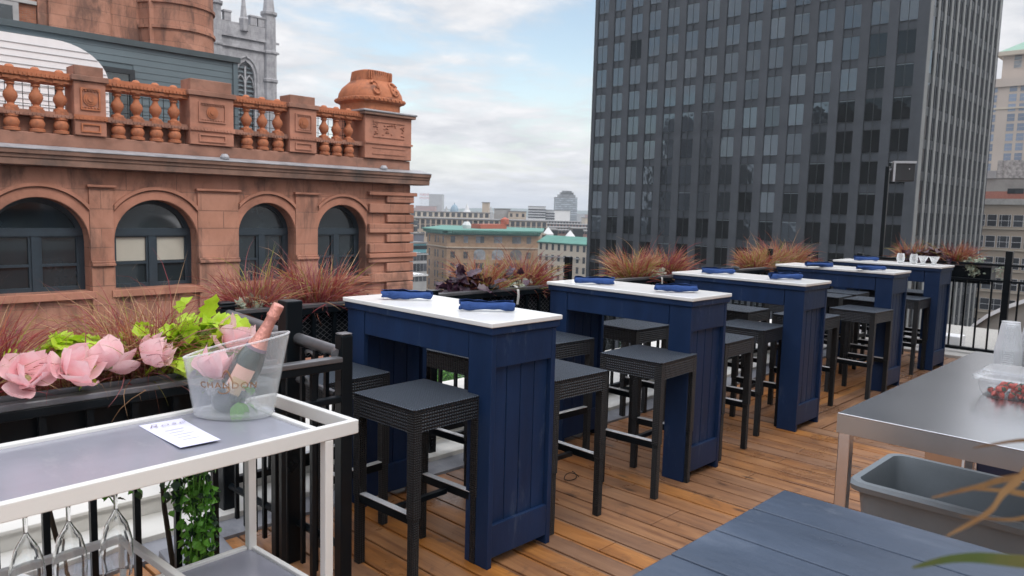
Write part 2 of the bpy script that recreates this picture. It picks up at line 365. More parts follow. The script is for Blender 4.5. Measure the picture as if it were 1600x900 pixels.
MT['tglass_dark'] = mirror_glass('tower_dark_glass', (.018, .024, .028), .05, rand=.5)
MT['mull'] = mat('dark_mullion', (.012, .016, .02), .4)
MT['navy'] = mat('navy_paint', (.0095, .028, .082), .5, var=.22, nscale=5, spec=.25, bump=.12, bscale=30, stain=(.006, .010, .030), stain_s=3.5, stain_amt=.5, stretch=(1, 1, .35), rvar=.12, scuff=((.075, .10, .15), 9, .60, .68, .5, (1, 1, .3)))
MT['navy2'] = mat('worn_slate_blue_paint', (.042, .062, .100), .32, var=.25, nscale=2.0, spec=.5, bump=.12, bscale=14, stain=(.105, .13, .175), stain_s=1.7, stain_amt=.8, stretch=(1.8, .7, 1), rvar=.14, scuff=((.20, .22, .25), 11, .60, .70, .5, (1, .35, 1)))
MT['marble'] = mat('white_marble', (.80, .79, .77), .22, var=.03, nscale=2, stain=(.62, .62, .62), stain_s=2.5, stain_amt=.4, spec=.5, rvar=.08, scuff=((.55, .53, .50), 26, .62, .70, .5))
MT['blackmetal'] = mat('black_metal', (.005, .0075, .010), .30, var=.2, spec=.20, rvar=.1)
MT['greymetal'] = mat('grey_metal_lit_tops', (.17, .17, .18), .28, metal=.55, var=.25, nscale=8)  # grey fittings, and black rail tops painted paler for the light they catch
MT['weave'] = weave('black_wicker', (.030, .038, .050), .0135)
MT['wick_leg'] = weave('black_wicker_leg', (.012, .015, .019), .010)
MT['alu'] = mat('brushed_aluminium', (.86, .86, .87), .25, metal=.35, var=.1, nscale=10)
MT['napkin'] = mat('blue_linen', (.030, .068, .21), .85, var=.15, nscale=18, bump=.5, bscale=140, spec=.2)
MT['cart'] = mat('white_powdercoat', (.66, .655, .64), .38, var=.03)
MT['cartglass'] = mat('grey_frosted_glass', (.25, .255, .30), .2, var=.06, nscale=5, spec=.6, rvar=.12, scuff=((.36, .36, .38), 7, .56, .70, .45, (1, .4, 1)))
MT['steel'] = mat('brushed_steel', (.66, .65, .665), .24, metal=1, var=.02, nscale=1.5, rvar=.04, scuff=((.58, .57, .58), 3, .50, .70, .2, (1, .3, 1)))
MT['tote'] = mat('grey_plastic', (.20, .225, .245), .45, var=.08, nscale=3, bump=.1)
MT['clear'] = glassy('clear_plastic', (.80, .82, .84), .10, .08, .45)
MT['frost'] = glassy('frosted_plastic', (.88, .89, .91), .24, .35, .4)
MT['bucketp'] = glassy('bucket_plastic', (.70, .73, .75), .07, .12, .5)
MT['icewater'] = glassy('frosty_ice_water', (.66, .70, .72), .13, .3, .15)
def real_glass(name):
    M, t, b = new_mat(name); b.inputs['Base Color'].default_value = (.97, .98, .98, 1); b.inputs['Roughness'].default_value = .01
    b.inputs['Transmission Weight'].default_value = 1; b.inputs['IOR'].default_value = 1.48; return M
MT['glass'] = real_glass('clear_glass')
MT['glass2'] = glassy('thin_clear_glass', (.9, .91, .92), .16, .03, .8)
MT['foil'] = mat('rose_foil', (.72, .33, .27), .35, metal=.55, var=.2, nscale=40, bump=.6, bscale=120)
MT['bottle'] = mat('dark_green_bottle', (.022, .040, .036), .12, var=.2, spec=.8, coat=.5)
MT['label'] = mat('pink_label', (.78, .47, .38), .5, var=.05)
MT['gold'] = mat('gold_print', (.26, .12, .045), .5)
MT['ink'] = mat('dark_ink', (.10, .045, .04), .6)
MT['paper'] = mat('pale_lilac_card', (.66, .66, .84), .6, var=.02)
MT['cream'] = mat('cream_membrane', (.60, .585, .55), .7, var=.06, nscale=1.2, stain=(.42, .40, .37), stain_s=1.3, stain_amt=.5)
MT['flash'] = mat('grey_flashing', (.22, .225, .25), .45, var=.25, nscale=6, stain=(.40, .40, .42), stain_s=4, stain_amt=.5)
MT['soil'] = mat('potting_soil', (.03, .02, .014), .95, bump=1, bscale=60)
MT['petal'] = leafy('pink_petal', (.90, .52, .56), (.96, .73, .74), .6, .4)
MT['pistil'] = mat('green_flower_centre', (.30, .30, .13), .7, bump=.8, bscale=90)
MT['lime'] = leafy('lime_leaf', (.38, .55, .02), (.50, .68, .05), .45, .35)
MT['green'] = leafy('green_leaf', (.10, .32, .035), (.20, .48, .07), .4, .25)
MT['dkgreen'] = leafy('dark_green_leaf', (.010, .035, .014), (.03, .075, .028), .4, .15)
MT['purple'] = leafy('purple_leaf', (.028, .010, .024), (.065, .024, .045), .4, .1)
MT['silver'] = leafy('silver_leaf', (.30, .36, .27), (.48, .53, .42), .7, .15)
MT['g_tan'] = leafy('tan_blade', (.42, .25, .13), (.56, .35, .20), .6, .2)
MT['g_red'] = leafy('red_blade', (.20, .025, .035), (.34, .06, .065), .5, .25)
MT['g_rust'] = leafy('rust_blade', (.32, .095, .05), (.44, .15, .08), .55, .25)
MT['g_olive'] = leafy('olive_blade', (.24, .25, .04), (.38, .33, .08), .55, .25)
MT['g_pink'] = leafy('dusty_pink_blade', (.26, .08, .09), (.38, .14, .14), .55, .25)
MT['concrete'] = mat('pale_concrete', (.46, .44, .41), .8, var=.12, nscale=2, stain=(.30, .29, .27), stain_s=1.4, stain_amt=.5)
MT['asphalt'] = mat('asphalt', (.06, .06, .062), .9, var=.2, nscale=.2)
MT['strawb'] = mat('strawberry_red', (.48, .05, .03), .3, var=.4, nscale=60, bump=.5, bscale=200)
MT['cardb'] = mat('cardboard', (.40, .24, .15), .8, var=.08)
# ================================================================== SETTING
def struct(name, mb, m, absolute=False, **k): return tag(mb.build(name, m, **k), kind='structure')
g = MB().box(-3000, 9000, -6000, 9000, -34.5, -34); struct('ground', g, MT['asphalt'])
# hills on the horizon
def hill(name, cx_, cy_, w, d, h, c):
    mb = MB(); n = 40; k = 10; vs = []; rr = random.Random(cx_)
    u = Vector((-cy_, cx_, 0)).normalized(); v = Vector((cx_, cy_, 0)).normalized()
    ph = [rr.uniform(0, 6) for _ in range(4)]
    for j in range(k+1):
        for i in range(n+1):
            a = i/n*2-1; bb = j/k*2-1
            hh = h*max(0, 1-a*a)*max(0, 1-bb*bb)*(.75+.15*math.sin(a*5+ph[0])+.1*math.sin(a*13+ph[1]))
            p = Vector((cx_, cy_, -34))+u*a*w/2+v*bb*d/2; vs.append((p.x, p.y, -34+hh))
    fs = [(j*(n+1)+i, j*(n+1)+i+1, (j+1)*(n+1)+i+1, (j+1)*(n+1)+i) for j in range(k) for i in range(n)]
    mb.add(vs, fs); return struct(name, mb, c, smooth=True)
MT['hill'] = mat('wooded_hill', (.035, .07, .05), .9, var=.3, nscale=.02)
hill('hills', 2200, 1750, 3000, 500, 42, MT['hill'])

# --- the terrace
DW = .14
mb = MB(); x = -1.66
while x < 5.38-.01:
    y1_ = 3.23; y0_ = -4
    # two board lengths, joints staggered
    rj = random.Random(int(x*1000)); j = rj.choice([.4, 1.2, -.9, 2.0])
    mb.box(x+.006, x+DW-.006, y0_, j-.002, -.03, 0); mb.box(x+.006, x+DW-.006, j+.002, y1_, -.03, 0); x += DW
xe = x
struct('deck_boards', mb, wood_deck('deck_wood', 'y', DW), bevel=.003)
mb = MB(); y = 3.23-.185*39; WX = .185
for i in range(39):
    rj = random.Random(i); xs = [xe+.004, xe+rj.choice([.9, 1.6, 2.3]), xe+rj.choice([3.0, 3.5]), 9.5]
    for a, b_ in zip(xs, xs[1:]): mb.box(a+.002, b_-.002, y+.006, y+WX-.006, -.03, 0)
    y += WX
struct('far_deck_boards', mb, wood_deck('deck_wood_cross', 'x', WX), bevel=.003)
struct('deck_underlay', MB().box(-1.7, 9.5, -4, 3.23, -.12, -.034), MT['dark_int'])
struct('roof_slab', MB().box(-6, 10.2, -14, 4.5, -.5, -.13), MT['concrete'])
mb = MB(); mb.prism([(3.235, -.10), (3.235, .012), (3.37, .03), (3.37, -.10)], 'x', -1.7, 9.9)
struct('edge_flashing', mb, MT['flash'])
mb = MB(); mb.box(-6, 10.2, 3.372, 3.62, -.12, .055); mb.box(-6, 10.2, 3.622, 4.5, -.12, .13)
mb.box(-6, 10.2, 3.60, 4.52, .132, .15)
struct('edge_parapet', mb, MT['cream'], bevel=.004)
mb = MB(); mb.box(9.504, 9.95, -6, 3.37, -.12, .03); struct('end_kerb', mb, MT['concrete'], bevel=.005)
mb = MB(); mb.box(9.955, 13.5, -6, 3.37, -.5, -.12); struct('gravel_roof', mb, mat('gravel_roof', (.34, .33, .31), .9, var=.4, nscale=60, bump=1, bscale=80))
mb = MB(); mb.box(10.9, 11.2, 2.55, 4.45, -.4, .05); struct('white_ledge', mb, MT['white_paint'], bevel=.01)
# terrace building below and an unseen bar house, sized to shade the deck
B = thing('terrace_building', 'brick building carrying the wooden roof terrace', 'building', (2, -5, -34))
abox('wall', MT['brick'], B, -6, 10.18, -14, 4.48, -34, -.502)
abox('roof', MT['concrete'], B, -6, 10.2, -14.02, 4.5, -.5002, -.4995)
B = thing('unseen_bar_house', 'unseen dark clad bar house added along the back to shade the roof terrace', 'building', (8, -5, 0))
abox('wall', mat('dark_cladding', (.07, .072, .075), .6), B, 3.2, 13, -8, -2.6, -.1, 6.6)
abox('roof', MT['flash'], B, 3.1, 13.2, -8.1, -2.2, 6.6, 6.8)
# curved gable of the neighbouring roof
T = thing('curved_gable', 'beige curved gable wall with white coping beyond the far railing', 'wall', (14, 1, -4))
pts = []
for i in range(25):
    a = math.pi*i/24; pts.append((.35+2.95*math.cos(a), -.80+1.47*math.sin(a)**.9 if math.sin(a) > 0 else -.80))
mb = MB(); mb.prism([(3.3, -4)]+pts+[(-2.6, -4)], 'x', 14, 14.3); mb.build('wall', mat('beige_stucco', (.34, .32, .29), .85, var=.08), T, absolute=True)
mb = MB()
for p, q in zip(pts, pts[1:]):
    d = Vector((q[0]-p[0], q[1]-p[1])); nn_ = Vector((d.y, -d.x)).normalized()*-.0
    mb.prism([(p[0], p[1]+.003), (q[0], q[1]+.003), (q[0], q[1]+.07), (p[0], p[1]+.07)], 'x', 13.9, 14.4)
mb.build('coping', MT['white_paint'], T, absolute=True)

# ================================================================== RED SANDSTONE BUILDING (y = 18)
FY = 18.0
RB = thing('sandstone_building', 'ornate red sandstone building with arched windows and a terracotta balustrade', 'building', (4, FY, -34))
mb = MB()
ZT = 2.15; ZB = -34
ARCH = [(.75, .92), (4.47, .94), (6.84, .92), (9.57, .77), (11.80, .78)]
ZTOP = 1.50; ZS = 0; SILL = -.50; REV = .50
def arch_curve(cx_, r, z0, n=20, x_first=True):
    return [(cx_ - r*math.cos(math.pi*i/n), z0 + r*math.sin(math.pi*i/n)) for i in range(n+1)]
edges = [-9.0]
for (a, ra), (b_, rb_) in zip(ARCH, ARCH[1:]): edges.append((a+ra+b_-rb_)/2)
edges.append(14.15)
for (c_, r_), e0, e1 in zip(ARCH, edges, edges[1:]):
    ztop = ZT; y0 = FY; ZS = ZTOP-r_
    def q(a, b2, c2, d2): mb.add([(a, y0, c2), (b2, y0, c2), (b2, y0, d2), (a, y0, d2)], [(0, 1, 2, 3)])
    q(e0, c_-r_, ZB, ztop); q(c_+r_, e1, ZB, ztop); q(c_-r_, c_+r_, ZB, SILL)
    cv = arch_curve(c_, r_, ZS)
    for (x0, z0), (x1, z1) in zip(cv, cv[1:]):
        mb.add([(x0, y0, z0), (x1, y0, z1), (x1, y0, ztop), (x0, y0, ztop)], [(0, 1, 2, 3)])
        mb.add([(x0, y0, z0), (x1, y0, z1), (x1, y0+REV, z1), (x0, y0+REV, z0)], [(0, 1, 2, 3)])
    for xx in (c_-r_, c_+r_):
        mb.add([(xx, y0, SILL), (xx, y0, ZS), (xx, y0+REV, ZS), (xx, y0+REV, SILL)], [(0, 1, 2, 3)])
    mb.add([(c_-r_, y0, SILL), (c_+r_, y0, SILL), (c_+r_, y0+REV, SILL), (c_-r_, y0+REV, SILL)], [(0, 1, 2, 3)])
# end wall, back, top
mb.add([(14.15, FY, ZB), (14.15, 40, ZB), (14.15, 40, ZT), (14.15, FY, ZT)], [(0, 1, 2, 3)])
mb.add([(-9, FY, ZT), (14.15, FY, ZT), (14.15, 40, ZT), (-9, 40, ZT)], [(0, 1, 2, 3)])
mb.add([(-9, 40, ZB), (14.15, 40, ZB), (14.15, 40, ZT), (-9, 40, ZT)], [(0, 1, 2, 3)])
mb.add([(-9, FY, ZB), (-9, 40, ZB), (-9, 40, ZT), (-9, FY, ZT)], [(0, 1, 2, 3)])
mb.build('wall', MT['red'], RB, absolute=True)
for c_, r_ in ARCH:          # archivolts and hoods
    ZS = ZTOP-r_; mb = MB(); RO = r_+.30
    def seg_arc(R_):
        a0 = math.acos(min(1, (r_+.005)/R_)) if R_ > r_ else 0
        return [(c_-R_*math.cos(a0+(math.pi-2*a0)*i/24), ZS+R_*math.sin(a0+(math.pi-2*a0)*i/24)) for i in range(25)]
    A0 = arch_curve(c_, r_+.012, ZS, 24); A1 = seg_arc(r_+.20); A2 = seg_arc(RO-.07); A3 = seg_arc(RO)
    for i in range(24):
        for P0, P1, yo in ((A0, A1, FY-.03), (A2, A3, FY-.085)):
            a, b_, c2, d2 = P0[i], P0[i+1], P1[i+1], P1[i]
            vs = [(p[0], yo, p[1]) for p in (a, b_, c2, d2)] + [(p[0], FY-.001, p[1]) for p in (a, b_, c2, d2)]
            mb.add(vs, [(0, 1, 2, 3), (0, 1, 5, 4), (3, 2, 6, 7)])
    mb.build('archivolt', MT['red_plain'], RB, absolute=True)
def pil(x0, x1, z0=-.0, nm='pilaster'):
    mb = MB(); mb.box(x0, x1, FY-.045, FY-.001, .16, 1.74)
    mb.build(nm, MT['red'], RB, absolute=True)
    abox('capital', MT['red_plain'], RB, x0-.05, x1+.05, FY-.12, FY-.001, 1.745, 1.80, bevel=.012)
    mb = MB(); mb.box(x0, x1, FY-.08, FY-.001, -34, .03); mb.box(x0-.0, x1+.0, FY-.14, FY-.001, .035, .10); mb.box(x0, x1, FY-.10, FY-.001, .1005, .155)
    mb.build('pier_base', MT['red'], RB, absolute=True, bevel=.015)
pil(5.425, 5.905); pil(7.775, 8.785); pil(10.355, 11.005); pil(1.70, 3.50)
# corner pier with projecting courses (quoins)
mb = MB()
for i, z in enumerate([v*.285+.16 for v in range(0, 6)]):
    if i % 2 == 0: mb.box(12.64, 14.22, FY-.11, FY-.001, z, z+.26)
    else: mb.box(13.25, 14.22, FY-.11, FY-.001, z+.015, z+.235)
for i in range(-12, 0):
    z = .16+i*.285
    if z > -.1: continue
    mb.box(12.62 if i % 2 else 13.25, 14.22, FY-.11, FY-.001, z, z+.26)
for i, z in enumerate([v*.285+.16 for v in range(-12, 6)]):
    if -.15 < z-.0 < .1: continue
    mb.box(14.151, 14.22, FY, FY+(1.4 if i % 2 else .8), z, z+.26)
mb.build('quoins', MT['red'], RB, absolute=True, bevel=.02)
mb = MB(); mb.box(12.60, 14.30, FY-.17, FY-.001, .02, .14); mb.box(14.151, 14.30, FY, FY+3, .02, .14)
mb.box(12.60, 14.30, FY-.16, FY-.001, 1.80, 1.90); mb.build('string_course', MT['red_plain'], RB, absolute=True, bevel=.015)
# main cornice, profile run along x with a return at the corner
prof = [(0, 2.13), (-.34, 2.14), (-.36, 2.15), (-.36, 2.275), (-.385, 2.29), (-.39, 2.35), (-.43, 2.37), (-.44, 2.455), (0, 2.545), (.3, 2.545), (.3, 2.13)]
mb = MB(); mb.prism([(FY+a, z) for a, z in prof], 'x', -9, 14.59); mb.build('cornice', MT['red_dark'], RB, absolute=True)
mb = MB(); mb.prism([(14.15-a, z) for a, z in prof], 'y', FY-.02, 30); mb.build('cornice', MT['red_dark'], RB, absolute=True)
mb = MB(); mb.prism([(FY-.455, 2.458), (FY-.455, 2.475), (FY+.05, 2.58), (FY+.05, 2.557)], 'x', -9, 14.60); mb.build('lead_flashing', MT['lead'], RB, absolute=True)
# balustrade
BY = FY+.10
mb = MB(); mb.box(-9, 14.10, BY-.14, BY+.5, 2.55, 2.82); mb.box(14.1-.5, 14.10, BY+.5, 26, 2.55, 2.82)
mb.build('plinth', MT['cap'], RB, absolute=True, bevel=.02)
mb = MB(); mb.box(-9, 14.0, BY+.10, BY+.34, 2.82, 3.14); mb.build('dwarf_wall', MT['cap'], RB, absolute=True)
mb = MB(); mb.box(-9, 12.45, BY-.13, BY+.36, 3.15, 3.22); mb.box(-9, 12.45, BY-.10, BY+.33, 3.222, 3.27)
xx = -3.0
while xx < 12.3:
    mb.box(xx, xx+.035, BY-.152, BY-.131, 3.155, 3.2); xx += .075
mb.build('middle_rail', MT['cap'], RB, absolute=True)
mb = MB(); mb.box(-9, 12.45, BY-.10, BY+.33, 3.85, 3.93); mb.box(-9, 12.45, BY-.15, BY+.38, 3.93, 4.02); mb.box(-9, 12.45, BY-.11, BY+.34, 4.022, 4.08)
xx = -3.0
while xx < 12.3:
    mb.box(xx, xx+.04, BY-.172, BY-.151, 3.94, 4.0); xx += .08
mb.build('top_rail', MT['terra'], RB, absolute=True)
bprof = [(.13, 0), (.13, .05), (.07, .07), (.06, .10), (.10, .16), (.135, .24), (.12, .31), (.075, .37), (.055, .43), (.06, .46), (.085, .475), (.085, .50), (.07, .51), (.13, .555), (.13, .62)]
bowl = [(.15, 0), (.15, .06), (.11, .075), (.135, .12), (.15, .18), (.12, .25), (.10, .27), (.13, .285), (.13, .33)]
b0 = MB().lathe(bprof, (0, 0, 0), 14, closed=True); b0.box(-.15, .15, -.13, .13, .575, .63); b0.box(-.12, .12, -.12, .12, -.06, .01)
b0.lathe(bowl, (0, -.02, -.45), 14, closed=True)
b0.lathe([(0.0, .865), (.05, .855), (.08, .83), (.09, .79)], (0, 0, 0), 10)
bal0 = None
for bx in [1.5, 1.95, 2.4, 2.85, 3.3, 4.08, 4.53, 4.97, 6.09, 6.49, 6.90, 7.31, 9.08, 9.50, 9.92, 11.28, 11.66, 12.05]:
    loc = Vector((bx, BY+.0, 3.28)) - RB.location
    if bal0 is None:
        bal0 = b0.build('baluster', MT['terra'], RB, smooth=True); bal0.location = loc
    else: dupo(bal0, RB, loc)
def pedestal(x0, x1, top, panel, rosette=True):
    p = MB(); p.box(x0, x1, BY-.20, BY+.40, 2.83, 3.95)
    o = p.build('pedestal', MT['red_plain'], RB, absolute=True, bevel=.015)
    p = MB(); p.box(x0-.05, x1+.05, BY-.26, BY+.46, 3.955, 4.07); p.box(x0+.03, x1-.03, BY-.17, BY+.37, 4.075, top)
    p.build('pedestal_cap', MT['cap'], o, bevel=.012, absolute=True)
    p = MB(); cxp = (x0+x1)/2; hw = (x1-x0)/2
    p.box(x0-.015, x1+.015, BY-.235, BY-.201, 3.15, 3.25)
    k = x0
    while k < x1-.03: p.box(k, k+.04, BY-.25, BY-.236, 3.16, 3.21); k += .08
    # lower sunk panel frame and upper square frame
    for zz0, zz1, w in ((2.90, 3.08, hw*.62), (3.36, 3.82, min(hw*.62, .34 if not panel else hw*.66))):
        for a in ((cxp-w, cxp+w, zz0, zz0+.03), (cxp-w, cxp+w, zz1-.03, zz1), (cxp-w, cxp-w+.03, zz0+.03, zz1-.03), (cxp+w-.03, cxp+w, zz0+.03, zz1-.03)):
            p.box(a[0], a[1], BY-.232, BY-.201, a[2], a[3])
        if zz0 > 3.2:      # beaded border
            nb = int(w*2/.07)
            for i in range(nb+1):
                for zc in (zz0+.055, zz1-.055): p.lathe([(0, -.02), (.02, -.01), (.02, .01), (0, .02)], (cxp-w+.04+i*(2*w-.08)/nb, BY-.215, zc), 6)
    p.build('carved_panel', MT['red_plain'] if panel else MT['terra'], o, absolute=True)
    if rosette:
        p = MB()
        for rr_, dd in ((.14, .02), (.105, .035), (.06, .055)):
            n = 18
            p.prism([(cxp+rr_*math.cos(2*math.pi*i/n), 3.59+rr_*math.sin(2*math.pi*i/n)) for i in range(n)], 'y', BY-.201-dd, BY-.2005)
        p.build('rosette', MT['terra'], o, absolute=True)
pedestal(5.18, 5.80, 4.28, False); pedestal(7.60, 8.66, 4.34, True); pedestal(10.16, 10.94, 4.28, True); pedestal(.6, 1.2, 4.28, False)
# corner pedestal and its domed finial
p = MB(); p.box(12.45, 14.08, BY-.22, BY+1.4, 2.83, 4.02); o = p.build('corner_pedestal', MT['red_plain'], RB, absolute=True, bevel=.02)
p = MB(); p.box(12.36, 14.17, BY-.32, BY+1.5, 4.022, 4.10); p.build('cap_slab', MT['red_dark'], RB, absolute=True, bevel=.02)
p = MB(); p.box(12.33, 14.20, BY-.35, BY+1.53, 4.103, 4.16); p.build('cap_lead', MT['lead'], RB, absolute=True, bevel=.02)
p = MB(); cxp, cyp = 13.12, BY+.50
def sqring(prof, n=32, e=.55):      # rounded-square lathe
    vs = []; fs = []
    for r, z in prof:
        for i in range(n):
            a = 2*math.pi*i/n; c, s_ = math.cos(a), math.sin(a); k = (abs(c)**(2/e)+abs(s_)**(2/e))**(-e/2)
            vs.append((cxp+r*k*c, cyp+r*k*s_, z))
    for j in range(len(prof)-1):
        for i in range(n): fs.append((j*n+i, j*n+(i+1) % n, (j+1)*n+(i+1) % n, (j+1)*n+i))
    fs.append(tuple((len(prof)-1)*n+i for i in range(n)))
    return vs, fs
p.add(*sqring([(.74, 4.162), (.74, 4.36), (.80, 4.40), (.86, 4.42), (.86, 4.52), (.78, 4.55)]))
o1 = p.build('finial_base', MT['terra'], RB, absolute=True, bevel=.01)
p = MB(); n_ = 40
for i in range(n_):
    a = 2*math.pi*i/n_; c, s_ = math.cos(a), math.sin(a); k = (abs(c)**3.6+abs(s_)**3.6)**(-.275)
    p.lathe([(0, -.035), (.035, -.02), (.035, .02), (0, .035)], (cxp+.86*k*c, cyp+.86*k*s_, 4.47), 6)
p.build('bead_moulding', MT['terra'], RB, absolute=True, smooth=True)
p = MB(); p.add(*sqring([(.80, 4.55), (.78, 4.66), (.70, 4.82), (.56, 4.96), (.49, 5.03)]))
p.build('finial_dome', MT['terra'], RB, absolute=True, smooth=True)
p = MB()
for sd_ in (0, 1):
    for kx in (-.34, .34):          # scrollwork: raised spirals on the two seen faces
        for sp_ in range(2):
            pts_ = []
            for i in range(22):
                t = i/21; a = t*5.2+(.3 if sp_ else 2.2); r = .16*(1-t*.75)
                h_ = 4.72+sp_*.13+r*math.sin(a); off = (.785 if h_ < 4.66 else .78-(h_-4.66)*.5 if h_ < 4.82 else .70-(h_-4.82)*1.0)+.012
                uu = (kx+r*math.cos(a)*(1 if kx > 0 else -1))*(1-.18*sp_)
                pts_.append((cxp+uu, cyp-off, h_) if sd_ == 0 else (cxp+off, cyp+uu, h_))
            MB().tube(pts_, [.042-.022*i/21 for i in range(22)], 6).build('scroll', MT['terra'], RB, absolute=True, smooth=True)
p = MB(); p.add(*sqring([(.50, 5.0), (.49, 5.10), (.46, 5.29), (.40, 5.32)]))
for i in range(-5, 6):
    p.box(cxp+i*.075-.02, cxp+i*.075+.02, cyp-.485, cyp-.44, 5.06, 5.29); p.box(cxp+.44, cxp+.485, cyp+i*.075-.02, cyp+i*.075+.02, 5.06, 5.29)
p.build('finial_crown', MT['terra'], RB, absolute=True)
# carved frieze on the corner pedestal
p = MB(); rr_ = random.Random(3)
p.box(12.72, 13.82, BY-.245, BY-.222, 3.42, 3.46); p.box(12.72, 13.82, BY-.245, BY-.222, 3.84, 3.88)
for i in range(46):
    a_ = rr_.choice([12.80, 13.74]) + rr_.uniform(-.07, .07) if i < 26 else rr_.uniform(13.05, 13.5)
    p.lathe([(0, -.03), (.035, 0), (0, .03)], (a_, BY-.226, rr_.uniform(3.5, 3.8)), 6)
p.box(12.7, 13.84, BY-.24, BY-.2215, 2.95, 2.975); p.box(12.7, 13.84, BY-.24, BY-.2215, 3.12, 3.145); p.box(12.44, 14.1, BY-.26, BY-.2215, 3.24, 3.30)
p.build('frieze_carving', MT['red_plain'], RB, absolute=True)
# windows
def arch_window(c_, r_, blind, idx):
    y0 = FY+.34; F = MB(); t = .10; ZS = ZTOP-r_; zt = .80
    A0 = arch_curve(c_, r_, ZS, 20); A1 = arch_curve(c_, r_-t, ZS, 20)
    for i in range(20):
        a, b_, c2, d2 = A0[i], A0[i+1], A1[i+1], A1[i]
        F.add([(q_[0], y0, q_[1]) for q_ in (a, b_, c2, d2)] + [(q_[0], y0+.1, q_[1]) for q_ in (a, b_, c2, d2)], [(0, 1, 2, 3), (3, 2, 6, 7), (0, 1, 5, 4)])
    for xx in (c_-r_, c_+r_-t): F.box(xx, xx+t, y0, y0+.1, SILL, ZS)
    F.box(c_-r_+t*.3, c_+r_-t*.3, y0-.03, y0+.1, zt-.12, zt+.05)         # transom
    F.box(c_-.075, c_+.075, y0-.02, y0+.1, SILL+.001, zt-.121)        # mullion
    F.box(c_-r_+t, c_+r_-t, y0, y0+.1, SILL, SILL+.09)
    w = F.build('window', MT['win_frame'], RB, absolute=True)
    g_ = MB(); pl = [(x_, z_) for x_, z_ in arch_curve(c_, r_-t+.005, ZS, 20)]
    g_.add([(x_, y0+.06, z_) for x_, z_ in pl] , [tuple(range(21))])
    g_.add([(c_-r_+t, y0+.06, ZS), (c_+r_-t, y0+.06, ZS), (c_+r_-t, y0+.06, SILL), (c_-r_+t, y0+.06, SILL)], [(0, 1, 2, 3)])
    g_.build('pane', MT['fac_glass'], w, absolute=True)
    s_ = MB()
    for sx0, sx1 in ((c_-r_+t, c_-.075), (c_+.075, c_+r_-t)):
        s_.box(sx0+.001, sx0+.05, y0+.01, y0+.055, SILL+.09, zt-.10); s_.box(sx1-.05, sx1-.001, y0+.01, y0+.055, SILL+.09, zt-.10)
        s_.box(sx0+.05, sx1-.05, y0+.011, y0+.055, zt-.155, zt-.101); s_.box(sx0+.05, sx1-.05, y0+.006, y0+.055, .03, .085)
    s_.build('sash', MT['win_frame'], w, absolute=True)
    if blind:
        b_ = MB()
        for sx0, sx1 in ((c_-r_+t+.05, c_-.125), (c_+.125, c_+r_-t-.05)): b_.box(sx0, sx1, y0+.057, y0+.0595, .10 if blind > 1 else .42, zt-.155)
        b_.build('blind', MT['blind'], w, absolute=True)
    # stone sill
    abox('sill', MT['red_plain'], RB, c_-r_-.1, c_+r_+.1, FY-.12, FY+.34, SILL-.16, SILL-.002, bevel=.01)
for i, (c_, r_) in enumerate(ARCH): arch_window(c_, r_, [0, 0, 2, 0, 0][i], i)
# gutter drains on the cornice
for gx in (8.35, 13.0):
    p = MB(); p.lathe([(.10, 0), (.11, .05), (.06, .12)], (gx, FY-.25, 2.52), 10, closed=True); p.build('roof_drain', MT['lead'], RB, absolute=True)
# wire safety fence behind the balustrade
p = MB(); z = 3.2; fy = BY+.62
x = 3.0
while x < 12.4: p.box(x, x+.012, fy, fy+.012, 2.8, 4.0); x += .16
for z in (3.25, 3.45, 3.65, 3.85, 4.0): p.box(3, 12.4, fy+.0125, fy+.02, z, z+.012)
for x in (5.05, 7.5, 9.0, 12.35): p.box(x, x+.05, fy-.02, fy+.03, 2.8, 4.05)
tag(p.build('wire_fence', MT['blackmetal'], None, loc=(8, fy, 2.82)), 'thin black wire fence behind the terracotta balustrade', 'fence')

# ------ slate-blue clad penthouse (y = 24)
def siding(name, c, pitch):
    M, t, b = new_mat(name); n = t.nodes; l = t.links
    tcn = n.new('ShaderNodeTexCoord'); sp = n.new('ShaderNodeSeparateXYZ'); l.new(tcn.outputs['Object'], sp.inputs[0])
    ns = noise(.8, 5, tcn.outputs['Object'], .5, 0, n, l)
    hs = n.new('ShaderNodeHueSaturation'); hs.inputs['Color'].default_value = (*c, 1); l.new(mth('ADD', mth('MULTIPLY', ns, .4, nn=n, ll=l), .8, nn=n, ll=l), hs.inputs['Value'])
    l.new(hs.outputs[0], b.inputs['Base Color']); b.inputs['Roughness'].default_value = .55; return M
MT['slate'] = siding('slate_blue_siding', (.085, .118, .135), .2)
PH = thing('clad_penthouse', 'slate blue clapboard penthouse set back behind the terracotta balustrade', 'building', (5, 24, 2.2))
mb = MB(); z = 2.2
mb.box(-9, 11.72, 24.03, 30, 2.2, 5.95)
while z < 5.9:      # lapped boards
    mb.prism([(24.028, z), (24.0, z), (24.012, z+.185), (24.028, z+.185)], 'x', -9, 8.55 if z > 5.25 else 7.3)
    if z <= 5.25: mb.prism([(24.028, z), (24.0, z), (24.012, z+.185), (24.028, z+.185)], 'x', 8.55, 11.72)
    else: mb.prism([(24.028, z), (24.0, z), (24.012, z+.185), (24.028, z+.185)], 'x', 8.551, 11.72)
    z += .19
mb.build('wall', MT['slate'], PH, absolute=True)
abox('roof_trim', mat('dark_slate_trim', (.04, .055, .062), .5), PH, -9.1, 11.82, 23.90, 30.1, 5.952, 6.12)
abox('corner_trim', MT['slate'], PH, 11.60, 11.76, 23.96, 24.03, 2.2, 5.95)
abox('sliding_door', MT['fac_glass'], PH, 7.32, 8.40, 23.93, 23.98, 2.2, 5.12)
mb = MB(); mb.box(7.2, 8.55, 23.88, 23.925, 5.12, 5.26); mb.box(8.40, 8.55, 23.88, 23.925, 2.2, 5.119); mb.build('door_frame', MT['mull'], PH, absolute=True)
